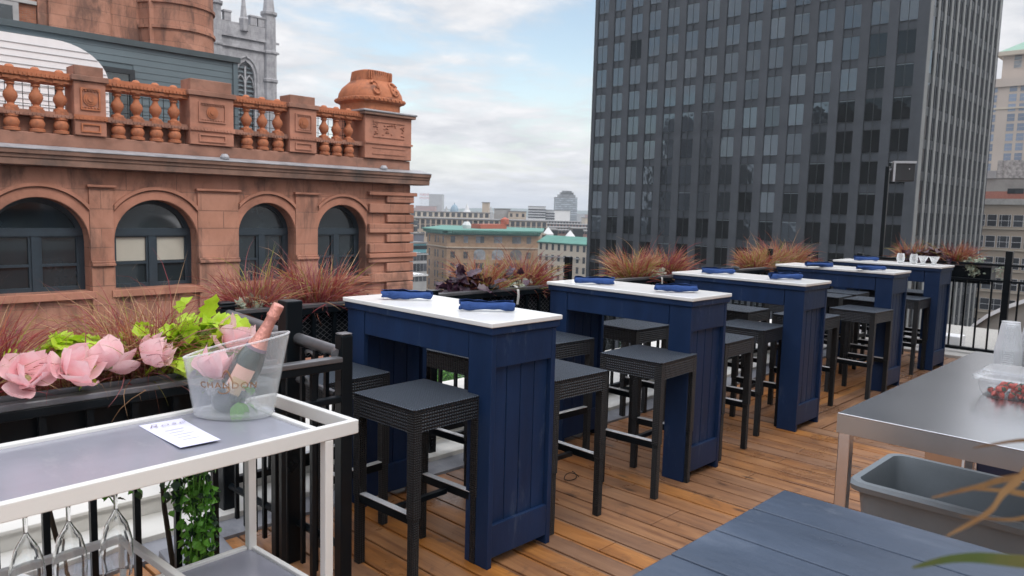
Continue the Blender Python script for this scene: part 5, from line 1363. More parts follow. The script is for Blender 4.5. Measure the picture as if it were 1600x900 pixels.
def planter(label, x0, x1, ax='x', zt_=1.0, y0=RY+.03, dep=.24, hh=.27, mesh=True, straps=(.25, .75)):
    if ax == 'x': loc = ((x0+x1)/2, y0+dep/2, zt_-hh)
    else: loc = (y0+dep/2, (x0+x1)/2, zt_-hh)
    t = thing('planter_box', label, 'planter', loc, 0, 'black planter boxes hung on the railings')
    def bx(mb, a0, a1, b0, b1_, z0, z1):
        return mb.box(a0, a1, b0, b1_, z0, z1) if ax == 'x' else mb.box(b0, b1_, a0, a1, z0, z1)
    mb = MB(); bx(mb, x0, x1, y0+.012, y0+.03, zt_-hh, zt_); bx(mb, x0, x1, y0+dep-.018, y0+dep, zt_-hh, zt_); bx(mb, x0, x0+.018, y0+.0305, y0+dep-.0185, zt_-hh, zt_)
    bx(mb, x1-.018, x1, y0+.0305, y0+dep-.0185, zt_-hh, zt_); bx(mb, x0+.0185, x1-.0185, y0+.0305, y0+dep-.0185, zt_-hh, zt_-hh+.02)
    mb.build('box', MT['blackmetal'], t, absolute=True)
    mb = MB(); bx(mb, x0-.01, x1+.01, y0+.004, y0+.011, zt_-.03, zt_+.005); bx(mb, x0-.01, x1+.01, y0+dep+.001, y0+dep+.012, zt_-.03, zt_+.005); mb.build('rim', MT['greymetal'], t, absolute=True)  # rim greyed to stand for light on its top
    mb = MB(); bx(mb, x0+.019, x1-.019, y0+.031, y0+dep-.019, zt_-.08, zt_-.035); mb.build('soil', MT['soil'], t, absolute=True)
    if mesh:
        mp = mesh_panel(x0, x1, zt_-hh+.01, zt_-.035, y0+.002, ax); mp.build('mesh_front', MT['greymetal'], t, absolute=True)
    for s_ in straps:
        xs = x0+(x1-x0)*s_; mb = MB()
        pts = [(-.055, -.09), (-.062, -.04), (-.06, .0), (-.045, .028), (-.01, .034), (.02, .02)]
        for (p, z), (p2, z2) in zip(pts, pts[1:]):
            vs = [(xs+s2, y0+p, zt_+z) for s2 in (-.011, .011)] + [(xs+s2, y0+p2, zt_+z2) for s2 in (.011, -.011)]
            if ax == 'y': vs = [(b_, a, c) for a, b_, c in vs]
            mb.add(vs, [(0, 1, 2, 3)])
        mb.build('hanger', mat('pale_hanger_strap', (.55, .54, .52), .5), t, absolute=True)
    return t
planter('black mesh-fronted planter box behind the pink-foiled bottle, between gate and nearest table', 1.70, 2.60, straps=(.3,))
planter('black mesh-fronted planter box between the nearest and second table', 3.05, 4.12, straps=(.52,))
planter('black mesh-fronted planter box between the second and third table', 4.82, 5.92, straps=(.45,))
planter('black mesh-fronted planter box between the third and fourth table', 6.85, 8.20, straps=(.5,))
planter('dark planter box on the end railing at the far right corner', 2.05, 3.35, ax='y', y0=RX+.035, zt_=1.05, hh=.22, mesh=False, straps=())
planter('long black planter box holding the pink flowers behind the cart', -.5, 1.36, y0=LY+.025, zt_=.965, dep=.26, hh=.30, mesh=False, straps=())
GA, GZ_ = 'red and tan ornamental grasses in the planters', 1.0
PYC = RY+.15
for (lb, c, rad, h, n, mix, sd_, ln, wd_) in (
    ('rusty grass clump left of the bottle, in the planter by the gate', (1.84, PYC, .955), .30, .33, 620, (1.8, 3.2, 2.6, .6, 3), 1, (-.2, 0), .7),
    ('rusty grass clump right of the bottle, beside the nearest table', (2.21, PYC, .955), .34, .37, 760, (1.8, 3.2, 2.8, .6, 3), 2, (0, 0), .7),
    ('orange and red grass clump at the left of the planter between nearest and second table', (3.43, PYC, .955), .33, .33, 620, (2.4, 1.4, 3.6, 1.6, 1.2), 3, (-.25, 0), .4),
    ('bright red grass clump at the right of the planter between nearest and second table', (3.84, PYC, .955), .32, .36, 640, (1.2, 3.4, 2.4, 1, 1.5), 4, (0, 0), .3),
    ('tan and rust grass clump between the second and third table, spreading left', (5.16, PYC, .955), .36, .38, 640, (3.4, 1.2, 3.2, 1.6, .8), 5, (-.3, 0), .4),
    ('crimson grass clump between the second and third table', (5.62, PYC, .955), .34, .37, 640, (1, 4, 2, .7, 1.8), 6, (.1, 0), .4),
    ('tan curly grass clump left of the short black post by the fourth table', (7.32, PYC, .955), .36, .33, 560, (3.4, .8, 3.2, 1.6, 1), 7, (-.2, 0), .7),
    ('rust curly grass clump behind the fourth table', (8.02, PYC, .955), .40, .40, 680, (3, 1.2, 3.6, 1.2, 1.4), 8, (.1, 0), .7),
    ('rust grass clump in the middle of the fourth planter', (7.65, PYC, .955), .34, .37, 520, (3, 1, 3.6, 1.4, 1.2), 18, (.0, 0), .7),
    ('orange grass clump behind the four glasses', (9.96, 2.92, 1.00), .26, .36, 520, (2, 1.4, 4, 1, .6), 9, (0, 0), .5),
    ('orange and pink grass clump at the far right corner of the terrace', (9.96, 2.44, 1.00), .30, .38, 600, (2.2, 1.6, 3.6, .8, 2), 10, (-.0, -.15), .5)):
    grass(lb, c, rad, h, n, mix, sd_, ln, wd_, GA, wmax=.0046 if c[0] < 4.5 else .0062)
GL = 'grasses in the flower planter behind the cart'
grass('straw coloured wispy grass clump in the middle of the flower planter', (.95, 2.64, .93), .30, .37, 1350, (3.4, 2.8, 2.6, 1.2, 2.6), 12, (-.12, 0), 1.0, GL, droop=1.3, wmax=.0032)
grass('thin tan grass clump spreading across the flower planter', (.74, 2.66, .93), .42, .27, 420, (4, 1.4, 2, 1, 2.4), 13, (-.35, 0), 1.0, GL, droop=1.5, wmax=.0026)
grass('deep red grass clump at the left edge of the photo', (.47, 2.66, .93), .22, .37, 900, (1, 5.2, 1.6, .6, 1.2), 14, (-.05, 0), .4, GL, wmax=.0034)
LG = 'lime sweet potato leaves in the flower planter'
leaves('lime green lobed leaves right of the straw grass, above the clear bucket', 'sweet_potato_vine', [(1.0, 2.55, 1.10), (1.06, 2.54, 1.09), (1.12, 2.55, 1.10), (1.03, 2.52, 1.04), (1.09, 2.51, 1.02), (1.17, 2.55, 1.10)], 90, .098, .042, [MT['lime'], MT['lime']], 21, group=LG, sp=(.045, .03, .03), flat=.55)
leaves('lime green leaves behind the two middle pink flowers', 'sweet_potato_vine', [(.70, 2.60, 1.085), (.76, 2.60, 1.09), (.82, 2.60, 1.08)], 30, .085, .036, [MT['lime'], MT['lime']], 22, group=LG, sp=(.035, .03, .012), flat=.4)
leaves('small lime leaves left of the two middle pink flowers', 'sweet_potato_vine', [(.60, 2.59, 1.06)], 14, .055, .026, [MT['lime'], MT['green']], 23, group=LG, sp=(.03, .03, .02))
leaves('single lime leaf hanging below the pink flowers', 'sweet_potato_vine', [(.745, 2.485, 1.0)], 3, .055, .022, [MT['lime'], MT['lime']], 29, group=LG, sp=(.012, .004, .01))
PG_ = 'dark purple leafed plants in the railing planters'
leaves('dark purple leaves at the left of the planter between nearest and second table', 'purple_vine', [(3.20, RY+.10, 1.06), (3.30, RY+.08, 1.04), (3.12, RY+.1, 1.0)], 80, .095, .036, [MT['purple'], MT['purple']], 24, group=PG_, sp=(.07, .05, .035), flat=.5)
leaves('dark purple leaves between the orange and red grass clumps', 'purple_vine', [(3.66, RY+.09, 1.05)], 30, .085, .032, [MT['purple'], MT['purple']], 25, group=PG_, sp=(.06, .05, .035), flat=.5)
leaves('dark purple leaves between the two grass clumps on the end railing', 'purple_vine', [(9.94, 2.72, 1.11), (9.9, 2.60, 1.12), (9.92, 2.82, 1.1)], 90, .12, .048, [MT['purple'], MT['purple']], 26, group=PG_, sp=(.05, .08, .04), flat=.5)
SG_ = 'silver green small leaved plants in the planters'
for i, (lb, pts, n) in enumerate((
    ('silver green small leaves in the planter by the gate', [(1.78, RY+.07, 1.03), (1.84, RY+.07, 1.03), (1.89, RY+.07, 1.03)], 190),
    ('silver green small leaves at the feet of the two clumps between nearest and second table', [(3.60, RY+.06, 1.03), (3.72, RY+.05, 1.035)], 130),
    ('silver green small leaves at the feet of the tan clump between second and third table', [(5.22, RY+.05, 1.035), (5.38, RY+.05, 1.03)], 150),
    ('silver green small leaves at the feet of the grasses by the fourth table', [(7.5, RY+.05, 1.04), (7.8, RY+.05, 1.04)], 130),
    ('silver leaves trailing over the end railing at the far right corner', [(9.86, 2.27, 1.08), (9.84, 2.24, 1.04), (9.83, 2.24, 1.0), (9.86, 2.19, 1.07), (9.83, 2.21, .96)], 260))):
    leaves(lb, 'silver_leafed_plant', pts, n, .036, .013, [MT['silver'], MT['silver']], 40+i, lobed=False, group=SG_, sp=(.04, .022, .014) if i < 4 else (.018, .03, .022), flat=.8)
leaves('pale leaves trailing from the end railing right of the silver plant', 'silver_leafed_plant', [(9.84, 1.98, 1.02), (9.84, 1.96, .96)], 22, .035, .012, [MT['silver'], MT['silver']], 49, lobed=False, group=SG_, sp=(.02, .02, .04), flat=.8)
# hanging green vine under the flower planter
VS = []; stems = []
rr = random.Random(8)
for i in range(22):
    x0_ = rr.choice([rr.gauss(1.03, .016), rr.gauss(1.03, .035), rr.uniform(.72, 1.2), rr.uniform(.9, 1.18)]); y0_ = 2.43+rr.uniform(-.03, .02); ln_ = .74*math.exp(-((x0_-1.03)/.045)**2)+rr.uniform(.07, .2)
    st = []
    for j in range(9):
        t = j/8; st.append((x0_+.03*math.sin(t*5+i)+.02*t, y0_+.015*math.cos(t*4+i), .78-ln_*t))
    stems.append(st); VS += st[1:]*(1 if ln_ < .4 else 3)
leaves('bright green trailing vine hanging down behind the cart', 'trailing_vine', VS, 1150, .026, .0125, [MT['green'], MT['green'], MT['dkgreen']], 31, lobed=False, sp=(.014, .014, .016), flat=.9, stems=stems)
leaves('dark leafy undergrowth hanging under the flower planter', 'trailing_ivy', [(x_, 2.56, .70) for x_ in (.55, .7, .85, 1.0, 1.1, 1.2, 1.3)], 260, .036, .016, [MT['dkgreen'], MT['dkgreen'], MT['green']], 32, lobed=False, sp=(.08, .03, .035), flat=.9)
tag(MB().tube([(.62, 2.56, .66), (.66, 2.57, .45), (.70, 2.56, .25), (.69, 2.56, .0)], [.008, .007, .009, .012], 6).build('woody_stem', mat('dark_bark', (.04, .03, .022), .9), None), 'crooked dark woody stem left of the glasses behind the cart', 'stem', 'woody stems behind the cart')
tag(MB().tube([(.97, 2.57, .68), (.98, 2.57, .5), (1.0, 2.56, .3), (.985, 2.56, .16)], [.007, .008, .009, .005], 6).build('woody_stem', mat('dark_bark2', (.04, .03, .022), .9), None), 'crooked dark woody stem between the bars right of the hanging glasses', 'stem', 'woody stems behind the cart')

# ================================================================== PINK FLOWERS
def petal_mesh(L_, W_, cup, seed):
    rr_ = random.Random(seed); n, m_ = 8, 6; vs = []
    for i in range(n+1):
        t = i/n; w = W_*(.18+.82*math.sin(math.pi*min(1, t*.95))**.6)*(1 if t < .8 else (1-((t-.8)/.2)**2.2*.93))
        for j in range(m_+1):
            s_ = j/m_*2-1
            x_ = L_*(t*(1-.25*t*cup)); z_ = L_*cup*(t**1.6)*.85 + .30*W_*s_*s_*(1+.2*math.sin(t*6)) + .006*math.sin(s_*5+seed+t*7)*t + .012*(t**6)
            vs.append((x_, w*s_, z_))
    w_ = m_+1
    return vs, [(i*w_+j, i*w_+j+1, (i+1)*w_+j+1, (i+1)*w_+j) for i in range(n) for j in range(m_)]
def flower(label, loc, size, tilt, az, seed, group='big pink silk magnolias', opened=1.0):
    t = thing('magnolia', label, 'flower', loc, 0, group); t.rotation_euler = (tilt[0], tilt[1], az)
    rr_ = random.Random(seed)
    for ring, (n, cup, ls) in enumerate(((3, .40/opened, 1.0), (4, .80/opened, .88), (3, 1.5, .58))):
        vs, fs = petal_mesh(size*ls, size*.46*(1 if ring < 2 else .9), cup, seed+ring)
        o = MB().add(vs, fs).build('petal', MT['petal'], t, smooth=True)
        for k in range(n):
            c = o if k == 0 else dupo(o, t, (0, 0, 0))
            c.rotation_euler = (rr_.uniform(-.15, .15), rr_.uniform(-.25, .15), 2*math.pi*k/n+ring*.6+rr_.uniform(-.15, .15)); c.location = (0, 0, .004*ring)
    MB().lathe([(.001, 0), (.014, .004), (.017, .014), (.010, .026), (.001, .030)], (0, 0, 0), 10).build('flower_centre', MT['pistil'], t, smooth=True)
    return t
flower('leftmost pink magnolia, cut by the left edge', (.560, 2.46, 1.012), .090, (.75, .0), .1, 1)
flower('second pink magnolia from the left with its green centre showing', (.668, 2.46, 1.015), .098, (.80, -.1), .9, 2)
flower('third pink magnolia from the left', (.780, 2.46, 1.020), .094, (.60, .25), 2.1, 3, opened=.9)
flower('half closed pink magnolia at the right end of the group of four', (.887, 2.46, 1.028), .084, (.50, .7), .4, 4, opened=.75)
flower('pink magnolia standing behind the clear bucket', (1.175, 2.50, 1.035), .098, (.5, -.5), 1.2, 5, opened=.8)

# ================================================================== CART
CZ = .90; CR = R(3.2)
CT = thing('bar_cart', 'white metal bar cart with grey glass shelves in the left foreground', 'cart', (1.285, 1.868, 0), CR)
CLn, CWd = 1.55, .455       # local: x from -CLn to 0, y 0..CWd
def cb(nm, *b, m_='cart', par=CT, bev=.003): return MB().box(*b).build(nm, MT[m_], par, bevel=bev)
cb('front_rail', -CLn, 0, 0, .022, CZ-.042, CZ); cb('back_rail', -CLn, 0, CWd-.022, CWd, CZ-.042, CZ)
cb('handle_bar', -.022, 0, .0225, CWd-.0225, CZ-.042, CZ); cb('end_rail', -.150, -.130, .0225, CWd-.0225, CZ-.036, CZ-.002)
cb('end_rail', -CLn, -CLn+.022, .0225, CWd-.0225, CZ-.042, CZ)
cb('glass_shelf', -CLn+.0225, -.1505, .0225, CWd-.0225, CZ-.018, CZ-.010, m_='cartglass', bev=0)
for x0_ in (-.118, -CLn+.09):
    for y0_ in (.0, CWd-.03): cb('leg', x0_, x0_+.028, y0_+.001, y0_+.029, .06, CZ-.0425)
LZ2 = .40
cb('lower_front_rail', -CLn+.1, -.12, .0, .02, LZ2-.03, LZ2); cb('lower_back_rail', -CLn+.1, -.12, CWd-.02, CWd, LZ2-.03, LZ2)
cb('lower_end_rail', -.110, -.092, .03, CWd-.03, LZ2-.03, LZ2)
cb('lower_shelf', -CLn+.1, -.1105, .0205, CWd-.0205, LZ2-.018, LZ2-.010, m_='cartglass', bev=0)
TZ2 = .565
cb('tray_rail', -CLn+.1, -.50, .0, .02, TZ2-.022, TZ2); cb('tray_rail', -CLn+.1, -.50, CWd-.02, CWd, TZ2-.022, TZ2)
cb('tray_rail', -.52, -.50, .0205, CWd-.0205, TZ2-.022, TZ2)
for x0_, y0_ in ((-.519, .001), (-.519, CWd-.019)): cb('tray_upright', x0_, x0_+.018, y0_, y0_+.018, LZ2+.0005, TZ2-.0225)
w = None
for x0_ in (-.118, -CLn+.09):
    for y0_ in (.015, CWd-.015):
        q = MB(); pts = []
        q.lathe([(.001, -.011), (.024, -.011), (.030, 0), (.024, .011), (.001, .011)], (0, 0, 0), 16); q.v = [(x0_+.014+v[0], y0_+v[2], .03+v[1]) for v in q.v]; q.build('caster', MT['blackmetal'], CT)
        MB().box(x0_+.008, x0_+.02, y0_-.014, y0_+.014, .045, .0598).build('caster_fork', MT['greymetal'], CT)
# glass hooks under the top
hk = None
for i in range(12):
    xh = -1.15+.085*i
    p = MB(); p.tube([(0, .10, CZ-.020), (0, .10, CZ-.055), (.004, .10, CZ-.066), (.012, .10, CZ-.066)], .0028, 5)
    if hk is None: hk = p.build('stemware_hook', MT['white_paint'], CT); hk.location = (xh, 0, 0)
    else: dupo(hk, CT, (xh, 0, 0))
    dupo(hk, CT, (xh, .22, 0))
CM = Matrix.Translation(CT.location) @ Matrix.Rotation(CR, 4, 'Z')
# hanging flutes
def flute(label, x_, y_):
    t = thing('wine_glass', label, 'glass', (CM @ Vector((x_, y_, CZ-.062))), 0, 'glasses hanging upside down under the cart top')
    bowl_ = [(.005, -.066), (.011, -.078), (.026, -.104), (.036, -.145), (.037, -.185), (.033, -.235)]
    MB().lathe(bowl_ + [(r_-.0016, z-.001) for r_, z in bowl_[::-1]], (0, 0, 0), 28).build('bowl', MT['glass'], t, smooth=True)
    MB().lathe([(.001, 0), (.036, -.001), (.036, -.003), (.008, -.008), (.0055, -.02), (.0048, -.0655), (.001, -.0657)], (0, 0, 0), 20).build('stem', MT['glass'], t, smooth=True)
for lb, x_, y_ in (('hanging wine glass cut by the left edge, leftmost one', -.845, .13), ('hanging wine glass in the middle of the front three', -.755, .13), ('hanging wine glass at the right of the front three', -.648, .13)): flute(lb, x_, y_)
# menu card
MC = thing('menu_card', 'pale lilac menu card with a handwritten style heading on the cart', 'card', (.85, 2.10, CZ-.0095))
mb = MB(); c4 = [(.79, 2.245), (.909, 2.240), (.896, 1.950), (.79, 1.955)]
ctr = Vector((.887, 2.197)); nseg = 10; vs = []
for i in range(nseg+1):
    t = i/nseg; a = Vector(c4[0]).lerp(Vector(c4[3]), t); b_ = Vector(c4[1]).lerp(Vector(c4[2]), t)
    z_ = CZ-.0085+.006*t*t
    vs += [(a.x, a.y, z_), (b_.x, b_.y, z_+.001)]
mb.add(vs, [(2*i, 2*i+1, 2*i+3, 2*i+2) for i in range(nseg)]); sh = mb.build('sheet', MT['paper'], MC, absolute=True); sdm = sh.modifiers.new('t', 'SOLIDIFY'); sdm.thickness = .0006; sdm.offset = -1
def card_text(txt, size, u0, v0, m_, nm, shear=.3):
    vs, fs = text_polys(txt, size, shear, spacing=1.15, thin=.022)
    ex = (Vector(c4[1])-Vector(c4[0])).normalized(); ey = (Vector(c4[0])-Vector(c4[3])).normalized()
    # reads from the viewer's left to right along the card's short side
    o0 = Vector(c4[0]).lerp(Vector(c4[3]), v0) + ex*(.1*u0)
    out_ = [(o0.x+ex.x*v.x+ey.x*v.y, o0.y+ex.y*v.x+ey.y*v.y, CZ-.0085+.006*v0*v0+.0040) for v in vs]
    MB().add(out_, fs).build(nm, m_, MC, absolute=True)
card_text('Rosé', .046, .56, .17, MT['ink'], 'heading', .45)
for i in range(5):
    mb = MB(); v_ = .36+.1*i; y_ = 2.24-.29*v_
    mb.box(.822, .822+[.05, .04, .055, .035, .045][i], y_-.0012, y_+.0012, CZ-.0085+.006*v_*v_+.0018, CZ-.0085+.006*v_*v_+.0022); mb.build('fine_print', mat('faint_print', (.50, .50, .66), .6), MC, absolute=True)
mb = MB(); mb.box(1.115, 1.16, 2.14, 2.20, CZ-.0095, CZ-.0088); tag(mb.build('paper_slip', MT['paper'], None), 'small white paper slip under the right side of the clear bucket', 'paper')

# ------------------------------------------------------------------ ice bucket
BKC = Vector((1.048, 2.187, CZ-.0095)); BA = R(-46)      # long axis roughly across the view
ax1 = Vector((math.cos(BA), math.sin(BA), 0)); ax2 = Vector((-math.sin(BA), math.cos(BA), 0))
BK = thing('ice_bucket', 'clear oval ice bucket with slanted rim and gold lettering on the cart', 'bucket', BKC)
def bpt(a, t, inset=0):
    """oval wall point: angle a, height fraction t"""
    L_ = .120+(.158-.120)*t - inset; W_ = .080+(.108-.080)*t - inset; c, s_ = math.cos(a), math.sin(a)
    top = .214+.040*c
    return BKC + ax1*(L_*c+.012*t*c*c) + ax2*(W_*s_) + Vector((0, 0, .004+top*t))
def wall(t0, t1, inset, n=56, k=10):
    vs = [bpt(2*math.pi*i/n, t0+(t1-t0)*j/k, inset) for j in range(k+1) for i in range(n)]
    return vs, [(j*n+i, j*n+(i+1) % n, (j+1)*n+(i+1) % n, (j+1)*n+i) for j in range(k) for i in range(n)]
mb = MB(); v_, f_ = wall(0, 1, 0); mb.add(v_, f_); v_, f_ = wall(.03, 1, .003); mb.add(v_, f_)
mb.build('wall', MT['bucketp'], BK, absolute=True, smooth=True)
mb = MB(); n = 56; mb.add([bpt(2*math.pi*i/n, 0, 0) for i in range(n)] + [bpt(2*math.pi*i/n, .05, .001) for i in range(n)], [tuple(range(n)), tuple(range(n, 2*n))] + [(i, (i+1) % n, n+(i+1) % n, n+i) for i in range(n)]); mb.build('base', MT['clear'], BK, absolute=True)
mb = MB(); mb.tube([bpt(2*math.pi*i/n, 1.0, .0015) for i in range(n+1)], .0028, 6, caps=False); mb.build('rim', MT['frost'], BK, absolute=True, smooth=True)
# frosty ice water filling the lower half (level surface)
mb = MB(); n = 40; vs = []
for j in range(6):
    for i in range(n):
        a = 2*math.pi*i/n; zl = .100*(j/5); top = .214+.040*math.cos(a); t = max(.03, zl/top); p = bpt(a, t, .005); vs.append(p)
mb.add(vs, [(j*n+i, j*n+(i+1) % n, (j+1)*n+(i+1) % n, (j+1)*n+i) for j in range(5) for i in range(n)] + [tuple(range(n)), tuple(range(5*n, 6*n))])
mb.build('ice_water', MT['icewater'], BK, absolute=True, smooth=True)
rr = random.Random(2); mb = MB()
for i in range(34):
    a = rr.uniform(0, 6.28); r_ = rr.random()**.5*.62; p = BKC + ax1*(.11*r_*math.cos(a)) + ax2*(.075*r_*math.sin(a)) + Vector((0, 0, rr.uniform(.03, .105)))
    M_ = Matrix.Translation(p) @ Matrix.Rotation(rr.uniform(0, 3), 4, 'Z') @ Matrix.Rotation(rr.uniform(0, 3), 4, 'X'); s_ = rr.uniform(.010, .015); mb.box(-s_, s_, -s_, s_, -s_, s_, M=M_)
mb.build('ice_cubes', MT['clear'], BK, absolute=True, bevel=.003)
# lettering wrapped on the wall that faces the viewer
def bucket_text(txt, size, a0, z0, m_, nm, shear=0, spacing=1.15, tilt=0):
    vs, fs = text_polys(txt, size, shear, spacing=spacing); out_ = []
    for v in vs:
        aa = a0+v.x/.125; zz_ = z0+v.y+tilt*v.x; t = zz_/(.214+.04*math.cos(aa)); out_.append(bpt(aa, t, -.0012))
    MB().add(out_, fs).build(nm, m_, BK, absolute=True)
AV = -math.pi/2+.12
bucket_text('CHANDON', .0265, AV, .108, MT['gold'], 'lettering', spacing=1.2)
mb = MB(); pts = []
for i in range(24):
    t = i/23; aa = AV-.10+.9*t*.25; zz_ = .150+.022*math.sin(t*4.2)-.006*t; pts.append(bpt(aa, zz_/.24, -.0015))
mb.tube(pts, [.0010+.0012*math.sin(math.pi*i/23) for i in range(24)], 5)
pts = [bpt(AV-.08+.012*math.cos(a_)/.12*1.2, (.104+.010*math.sin(a_))/.24, -.0015) for a_ in [3.14+i*.33 for i in range(15)]]
mb.tube(pts, .0013, 5); mb.build('flourish', MT['gold'], BK, absolute=True)
# flower in the bucket
f_ = flower('pink magnolia inside the clear bucket', (BKC - ax1*.070 - ax2*.012 + Vector((0, 0, .112))), .085, (.35, -.25), 1.8, 8, opened=.75)
leaves('green leaves sunk in the ice of the bucket', 'flower_leaf', [tuple(BKC+ax1*.03-ax2*.01+Vector((0, 0, .05)))], 5, .07, .018, [MT['dkgreen'], MT['green']], 33, lobed=False, sp=(.015, .01, .008))
# champagne bottle leaning to the right
BT = thing('champagne_bottle', 'dark sparkling wine bottle with rose gold foil leaning in the clear bucket', 'bottle', (0, 0, 0))
foot = BKC + ax1*(-.030) + ax2*.0 + Vector((0, 0, .016)); tipd = (ax1*.46 + ax2*.03 + Vector((0, 0, 1))*.90).normalized()
BT.location = foot; BT.rotation_euler = tipd.to_track_quat('Z', 'Y').to_euler()
Ls = 1.06
def lz(pr): return [(r_*Ls, z*Ls) for r_, z in pr]
MB().lathe(lz([(.001, .006), (.036, 0), (.042, .008), (.043, .14), (.041, .165), (.031, .200), (.0215, .228), (.0165, .268)]), (0, 0, 0), 32).build('glass_body', MT['bottle'], BT, smooth=True)
MB().lathe(lz([(.0300, .2055), (.0225, .229), (.0180, .262), (.0160, .285), (.0156, .302), (.0184, .306), (.0184, .312), (.0166, .315), (.0172, .338), (.0156, .345), (.001, .347)]), (0, 0, 0), 28).build('foil', MT['foil'], BT, smooth=True)
MB().lathe(lz([(.0318, .2020), (.0292, .2110)]), (0, 0, 0), 28).build('neck_band', mat('violet_neck_label', (.16, .10, .15), .5), BT, smooth=True)
def lab(z0, z1, w_, nm, m_, rad=.0438, jag=False):
    q_ = BT.rotation_euler.to_matrix(); view = (CAMP-foot).normalized(); loc = q_.inverted() @ view; a0 = math.atan2(loc.y, loc.x)
    vs = []; n_ = 14
    for i in range(n_+1):
        a = a0-w_/2+w_*i/n_; dz = (.008 if jag and i % 2 else 0)
        vs += [(rad*Ls*math.cos(a), rad*Ls*math.sin(a), z0*Ls-dz), (rad*Ls*math.cos(a), rad*Ls*math.sin(a), z1*Ls)]
    return MB().add(vs, [(2*i, 2*i+2, 2*i+3, 2*i+1) for i in range(n_)]).build(nm, m_, BT, smooth=True)
lab(.085, .150, 1.35, 'label', MT['label']); lab(.070, .115, .9, 'small_label', mat('cream_gold_label', (.62, .44, .26), .5), rad=.0443, jag=True)

# ================================================================== STEEL TABLE and what stands on it
S0x, S0y, SZ = 2.520, .925, .90
SL, SW = 1.75, .80
STB = thing('steel_table', 'brushed stainless steel work table in the right foreground', 'table', (S0x+SL/2, S0y-SW/2, 0))
MB().box(S0x, S0x+SL, S0y-SW, S0y, SZ-.004, SZ).build('top', MT['steel'], STB, absolute=True, bevel=.0018)
mb = MB(); mb.box(S0x, S0x+.003, S0y-SW+.003, S0y-.003, SZ-.066, SZ-.0042); mb.box(S0x+.0, S0x+SL, S0y-.003, S0y, SZ-.066, SZ-.0042); mb.box(S0x, S0x+SL, S0y-SW, S0y-SW+.003, SZ-.066, SZ-.0042); mb.box(S0x+SL-.003, S0x+SL, S0y-SW+.003, S0y-.003, SZ-.066, SZ-.0042)
mb.build('apron', mat('brushed_steel_side', (.42, .40, .39), .36, metal=1, var=.12, nscale=2, stretch=(14, 1, 1)), STB, absolute=True)
for x_ in (S0x+.004, S0x+SL-.044):
    for y_ in (S0y-.044, S0y-SW+.004): MB().box(x_, x_+.038, y_, y_+.038, .0, SZ-.0045).build('leg', MT['steel'], STB, absolute=True, bevel=.003)
# clear fruit box
FB = thing('fruit_container', 'clear lidded plastic tub of strawberries on the steel table', 'container', (3.27, .575, SZ))
def rsq(r, n=40, e=.5): return [(r*math.copysign(abs(math.cos(a))**e, math.cos(a)), r*math.copysign(abs(math.sin(a))**e, math.sin(a))) for a in [2*math.pi*i/n for i in range(n)]]
mb = MB(); prf = [(.088, 0), (.098, .02), (.108, .055), (.120, .060), (.122, .066)]; n = 40; vs = []
for r_, z in prf:
    for i, (a, b_) in enumerate(rsq(r_)): k = 1+(.012 if i % 2 else 0)*(z < .055); vs.append((a*k, b_*k, z))
mb.add(vs, [(j*n+i, j*n+(i+1) % n, (j+1)*n+(i+1) % n, (j+1)*n+i) for j in range(4) for i in range(n)] + [tuple(range(n))]); mb.build('tub', MT['clear'], FB)
mb = MB(); prf = [(.124, .067), (.122, .074), (.108, .078), (.098, .098), (.090, .102)]; vs = []
for r_, z in prf: vs += [(a, b_, z) for a, b_ in rsq(r_)]
mb.add(vs, [(j*n+i, j*n+(i+1) % n, (j+1)*n+(i+1) % n, (j+1)*n+i) for j in range(4) for i in range(n)] + [tuple(range(4*n, 5*n))]); mb.build('lid', MT['clear'], FB)
rr = random.Random(6); sb = None
for i in range(40):
    a = rr.uniform(0, 6.28); r_ = .078*rr.random()**.5; mx_, my_ = r_*math.cos(a), r_*math.sin(a)
    z = .013+(i//22)*.018
    q = MB()
    q.lathe([(.001, -.017), (.006, -.012), (.011, 0), (.010, .007), (.004, .011), (.001, .011)], (0, 0, 0), 8)
    if sb is None: sb = q.build('strawberry', MT['strawb'], FB, smooth=True); MB().lathe([(.001, .014), (.007, .011), (.010, .008)], (0, 0, 0), 5).build('calyx', MT['dkgreen'], sb); o = sb
    else: o = dupo(sb, FB, (0, 0, 0))
    o.location = (mx_, my_, z); o.rotation_euler = (rr.uniform(-1.2, 1.2), rr.uniform(-1.2, 1.2), rr.uniform(0, 6))
# stacks of clear cups
def cups(label, x_, y_, h_, n_):
    t = thing('cup_stack', label, 'cups', (x_, y_, SZ), 0, 'stacks of frosted plastic cups on the steel table')
    mb = MB()
    k = MB().lathe([(.001, .128), (.028, .128), (.0285, .130), (.037, .130), (.036, .122), (.038, .115), (.052, .004), (.056, .0), (.055, .004), (.036, .118), (.001, .118)], (0, 0, 0), 24)
    c0 = k.build('cup', MT['frost'], t, smooth=True)
    for i in range(1, n_): dupo(c0, t, (0, 0, h_*i/n_))
for i, (lb, x_, y_) in enumerate((('nearest and lowest looking stack of frosted cups behind the fruit tub', 3.99, .735), ('second stack of frosted cups, just behind the nearest', 4.07, .66), ('third stack of frosted cups toward the right edge', 4.11, .56), ('rearmost stack of frosted cups at the right edge', 4.16, .46))):
    cups(lb, x_, y_, .075, 8)
